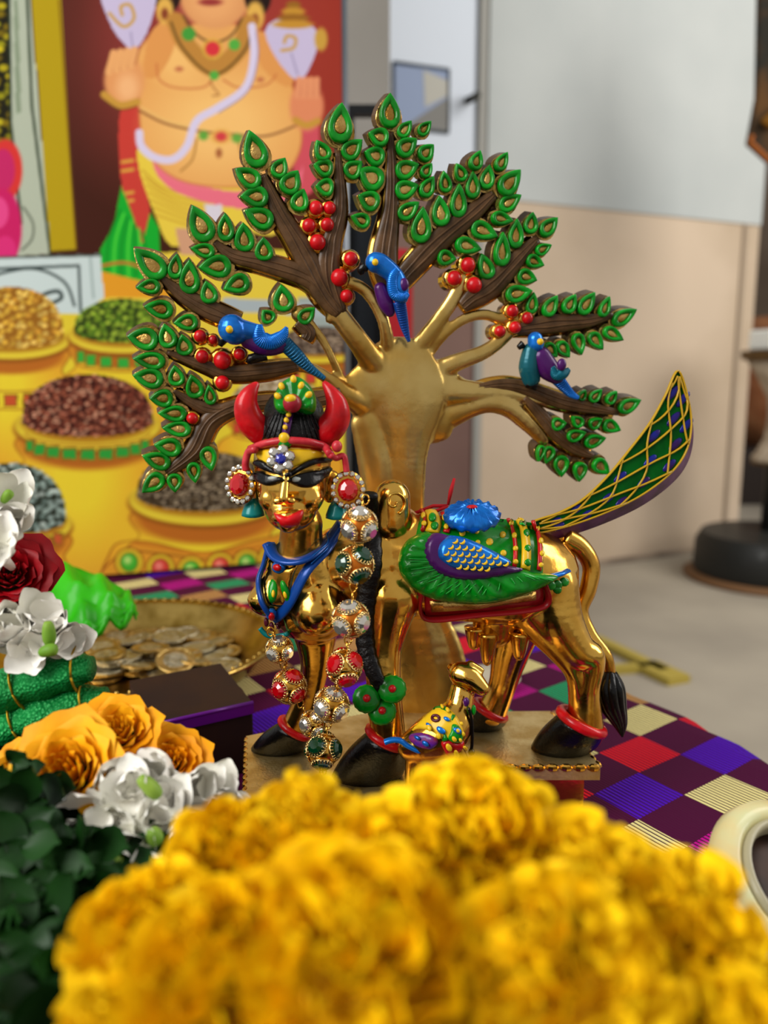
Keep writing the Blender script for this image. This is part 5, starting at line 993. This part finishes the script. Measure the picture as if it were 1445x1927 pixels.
# marigolds
MG = [mat('marigold_yellow', '#f6cf10', .6, col2='#eebc04', nscale=60, spec=.1), mat('marigold_deep', '#f2c408', .6, col2='#f8d61c', nscale=60, spec=.1)]
def marigold_mesh(seed, n=250):
    r = random.Random(seed); b = MB(); G_ = math.pi*(3-math.sqrt(5))
    for k in range(n):
        f = (k+.5)/n; el = math.pi/2-f*2.05+r.uniform(-.12, .12); a = k*G_+r.uniform(-.15, .15); d = Vector((math.cos(el)*math.cos(a), math.cos(el)*math.sin(a), math.sin(el))); side = Vector((-math.sin(a), math.cos(a), 0)); up = side.cross(d)*-1
        if up.z < 0: up = -up
        L = .34*r.uniform(.6, 1.3); wd = .17*r.uniform(.75, 1.35); base = d*(.58+.06*math.sin(a*3+el*4)); V = []; F = []; tw = r.uniform(-1.1, 1.1); s1 = side*math.cos(tw)+up*math.sin(tw); u1 = d.cross(s1)
        for i in range(5):
            t = i/4
            for j in range(5):
                s_ = -1+2*j/4; V.append(base+d*(L*1.25*t*(1-.12*s_*s_))+s1*(wd*s_*(.35+.75*t))+u1*(.10*t*t*r.uniform(.6, 1.4)+.05*math.sin(s_*4+k)*t+.04*s_*s_))
        for i in range(4):
            for j in range(4): c = i*5+j; F.append((c, c+1, c+6, c+5))
        b.add(V, F, 0)
    o = b.build('petals', MG[seed % 2], recalc=False); me = o.data; bpy.data.objects.remove(o); return me
MM_ = [marigold_mesh(1), marigold_mesh(2)]
cb = MB(); cb.ball((0, 0, -.05), (.68, .68, .62), 16, 10); co = cb.build('flower_core', mat('marigold_core', '#dcae04', .7)); core_me = co.data; bpy.data.objects.remove(co)
for k, (x, y, Y, r, lb) in enumerate([(585, 1640, .158, 165, 'yellow marigold in front of the statue forefeet'), (878, 1610, .158, 172, 'yellow marigold with the highest crest, before the calf'), (1100, 1735, .148, 182, 'yellow marigold below the scalloped plinth corner'), (445, 1640, .160, 132, 'yellow marigold overlapping the white tuberoses'), (300, 1800, .140, 160, 'yellow marigold at the lower left beside the dark leaves'), (670, 1845, .118, 248, 'large blurred yellow marigold at the bottom centre'), (1030, 1890, .118, 232, 'blurred yellow marigold at the bottom, right of centre'), (430, 1880, .122, 215, 'blurred yellow marigold at the bottom, left of centre'), (1255, 1790, .140, 180, 'yellow marigold nearest the cream bowl'), (740, 1680, .148, 165, 'yellow marigold in the dip between the two crests'), (255, 2000, .120, 160, 'yellow marigold cut by the lower left frame edge'), (1345, 2015, .120, 190, 'yellow marigold cut by the lower right frame edge')]):
    p = at(x, y, Y); s_ = r*ms(p); root = bpy.data.objects.new('marigold', None); COL.objects.link(root); root.empty_display_size = .01; tag(root, lb, 'flower', 'yellow marigolds in the foreground')
    n = (Vector((rf.uniform(-.3, .3), -.45, 1))).normalized(); root.matrix_basis = Matrix.Translation(p) @ Vector((0, 0, 1)).rotation_difference(n).to_matrix().to_4x4() @ Matrix.Rotation(k*.9, 4, 'Z') @ Matrix.Scale(s_, 4)
    o = link('petals', MM_[k % 2]); o.parent = root; o['kind'] = 'stuff'; o = link('flower_core', core_me); o.parent = root
# leaf mound carrying the flowers
LM = [mat('dark_leaf', '#0c2a08', .5, col2='#143a0c', nscale=50), mat('mid_leaf', '#1c4a10', .5, col2='#2a6416', nscale=50)]
lf = [petal_mesh('leaf', .030, .0085, .25, .15, LM[0], 8, 4, .12), petal_mesh('leaf', .024, .0075, .3, -.1, LM[1], 8, 4, .12)]
mound = thing('leaf_mound', (-.07, .2, .002), 'dark green leafy sprigs at the lower left under the flowers', 'foliage')
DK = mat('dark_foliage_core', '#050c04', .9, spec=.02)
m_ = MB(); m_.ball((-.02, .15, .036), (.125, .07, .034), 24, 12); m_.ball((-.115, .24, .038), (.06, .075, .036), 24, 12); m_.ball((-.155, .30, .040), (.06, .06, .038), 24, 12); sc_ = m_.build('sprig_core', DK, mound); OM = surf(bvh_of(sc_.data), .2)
rl = random.Random(9)
LP = [(30,1440,.24),(60,1480,.235),(20,1500,.23),(80,1540,.23),(40,1560,.225),(70,1600,.22),(20,1610,.22),(100,1660,.213),(60,1660,.21),(120,1700,.203),(25,1690,.205),(90,1720,.20),(40,1750,.195),(110,1780,.19),(20,1800,.19),(70,1830,.185),(130,1850,.18),(30,1870,.18),(90,1900,.175),(10,1460,.24),(30,1640,.21),(50,1520,.232),(100,1585,.225),(10,1560,.225),(140,1730,.197),(60,1790,.19),(160,1900,.172)]
for k, (x, y, Y) in enumerate(LP):
    for e in range(4):
        p = at(x+rl.uniform(-25, 25), y+rl.uniform(-15, 15), Y+rl.uniform(-.006, .012)); d = Vector((rl.uniform(-1, 1), rl.uniform(-.6, .2), rl.uniform(-1, .7))).normalized(); n = Vector((rl.uniform(-.4, .6), -1, rl.uniform(.2, 1))).normalized(); s_ = d.cross(n).normalized(); n = s_.cross(d)
        o = link('leaf', lf[1 if rl.random() < .18 else 0]); o.matrix_basis = Matrix.Translation(p) @ Matrix((s_, d, n)).transposed().to_4x4() @ Matrix.Scale(rl.uniform(.34, .6), 4); put(o, mound)
for k in range(110):
    x, y = rl.uniform(-20, 260), rl.uniform(1560, 1940); p = OM(x, y, .002+rl.uniform(0, .004)); d = Vector((rl.uniform(-1, 1), rl.uniform(-.8, .3), rl.uniform(-.9, .5))).normalized(); n = Vector((rl.uniform(-.5, .6), -1, rl.uniform(.4, 1.2))).normalized(); s_ = d.cross(n).normalized(); n = s_.cross(d)
    o = link('leaf', lf[1 if rl.random() < .12 else 0]); o.matrix_basis = Matrix.Translation(p) @ Matrix((s_, d, n)).transposed().to_4x4() @ Matrix.Scale(rl.uniform(.34, .6), 4); put(o, mound)
# cream bowl at the right, small dish behind the legs
bc0 = at(1502, 1668, .25); bowl = thing('cream_bowl', bc0-Vector((0, 0, .02)), 'cream glazed bowl with a brown inside at the right edge', 'bowl')
q = Vector((0, 0, 1)).rotation_difference(Vector((.28, -.55, .8)).normalized()).to_matrix().to_4x4(); T = Matrix.Translation(bc0) @ q; s_ = 172*ms(bc0)
CR_ = mat('cream_glaze', '#d2bf86', .35, col2='#c8c694', nscale=70, coat=.5)
m_ = MB(); m_.lathe([(s_*.5, -s_*.75), (s_*.86, -s_*.45), (s_*1.0, -s_*.1), (s_*.96, s_*.08), (s_*.80, s_*.15), (s_*.72, s_*.10), (s_*.66, -s_*.08), (s_*.5, -s_*.32), (s_*.05, -s_*.40)], 56, T); m_.build('bowl_body', CR_, bowl)
m_ = MB(); m_.lathe([(s_*.72, s_*.08), (s_*.71, s_*.16), (s_*.66, s_*.18), (s_*.62, s_*.10), (s_*.60, -s_*.05)], 56, T, closed_ends=False); m_.build('inner_rim', mat('grey_cream_rim', '#a39b7c', .35, coat=.4), bowl)
m_ = MB(); m_.lathe([(s_*.64, -s_*.09), (s_*.62, -s_*.03), (s_*.40, -s_*.05), (s_*.1, -s_*.03)], 56, T); m_.build('brown_filling', mat('brown_filling', '#3a2010', .5, col2='#1f0f06', nscale=90), bowl)
m_ = MB(); p = atz(925, 1305, .002); s_ = .021; m_.lathe([(s_*.3, 0), (s_*.8, .0005), (s_, .004), (s_*.98, .0048), (s_*.78, .0016), (s_*.1, .0014)], 40, Matrix.Translation((p.x, p.y+.02, .001)))
tag(m_.build('small_dish', mat('pale_dish', '#b7ad98', .3, .3, coat=.4)), 'small pale dish lying behind the hind legs of the statue', 'dish')
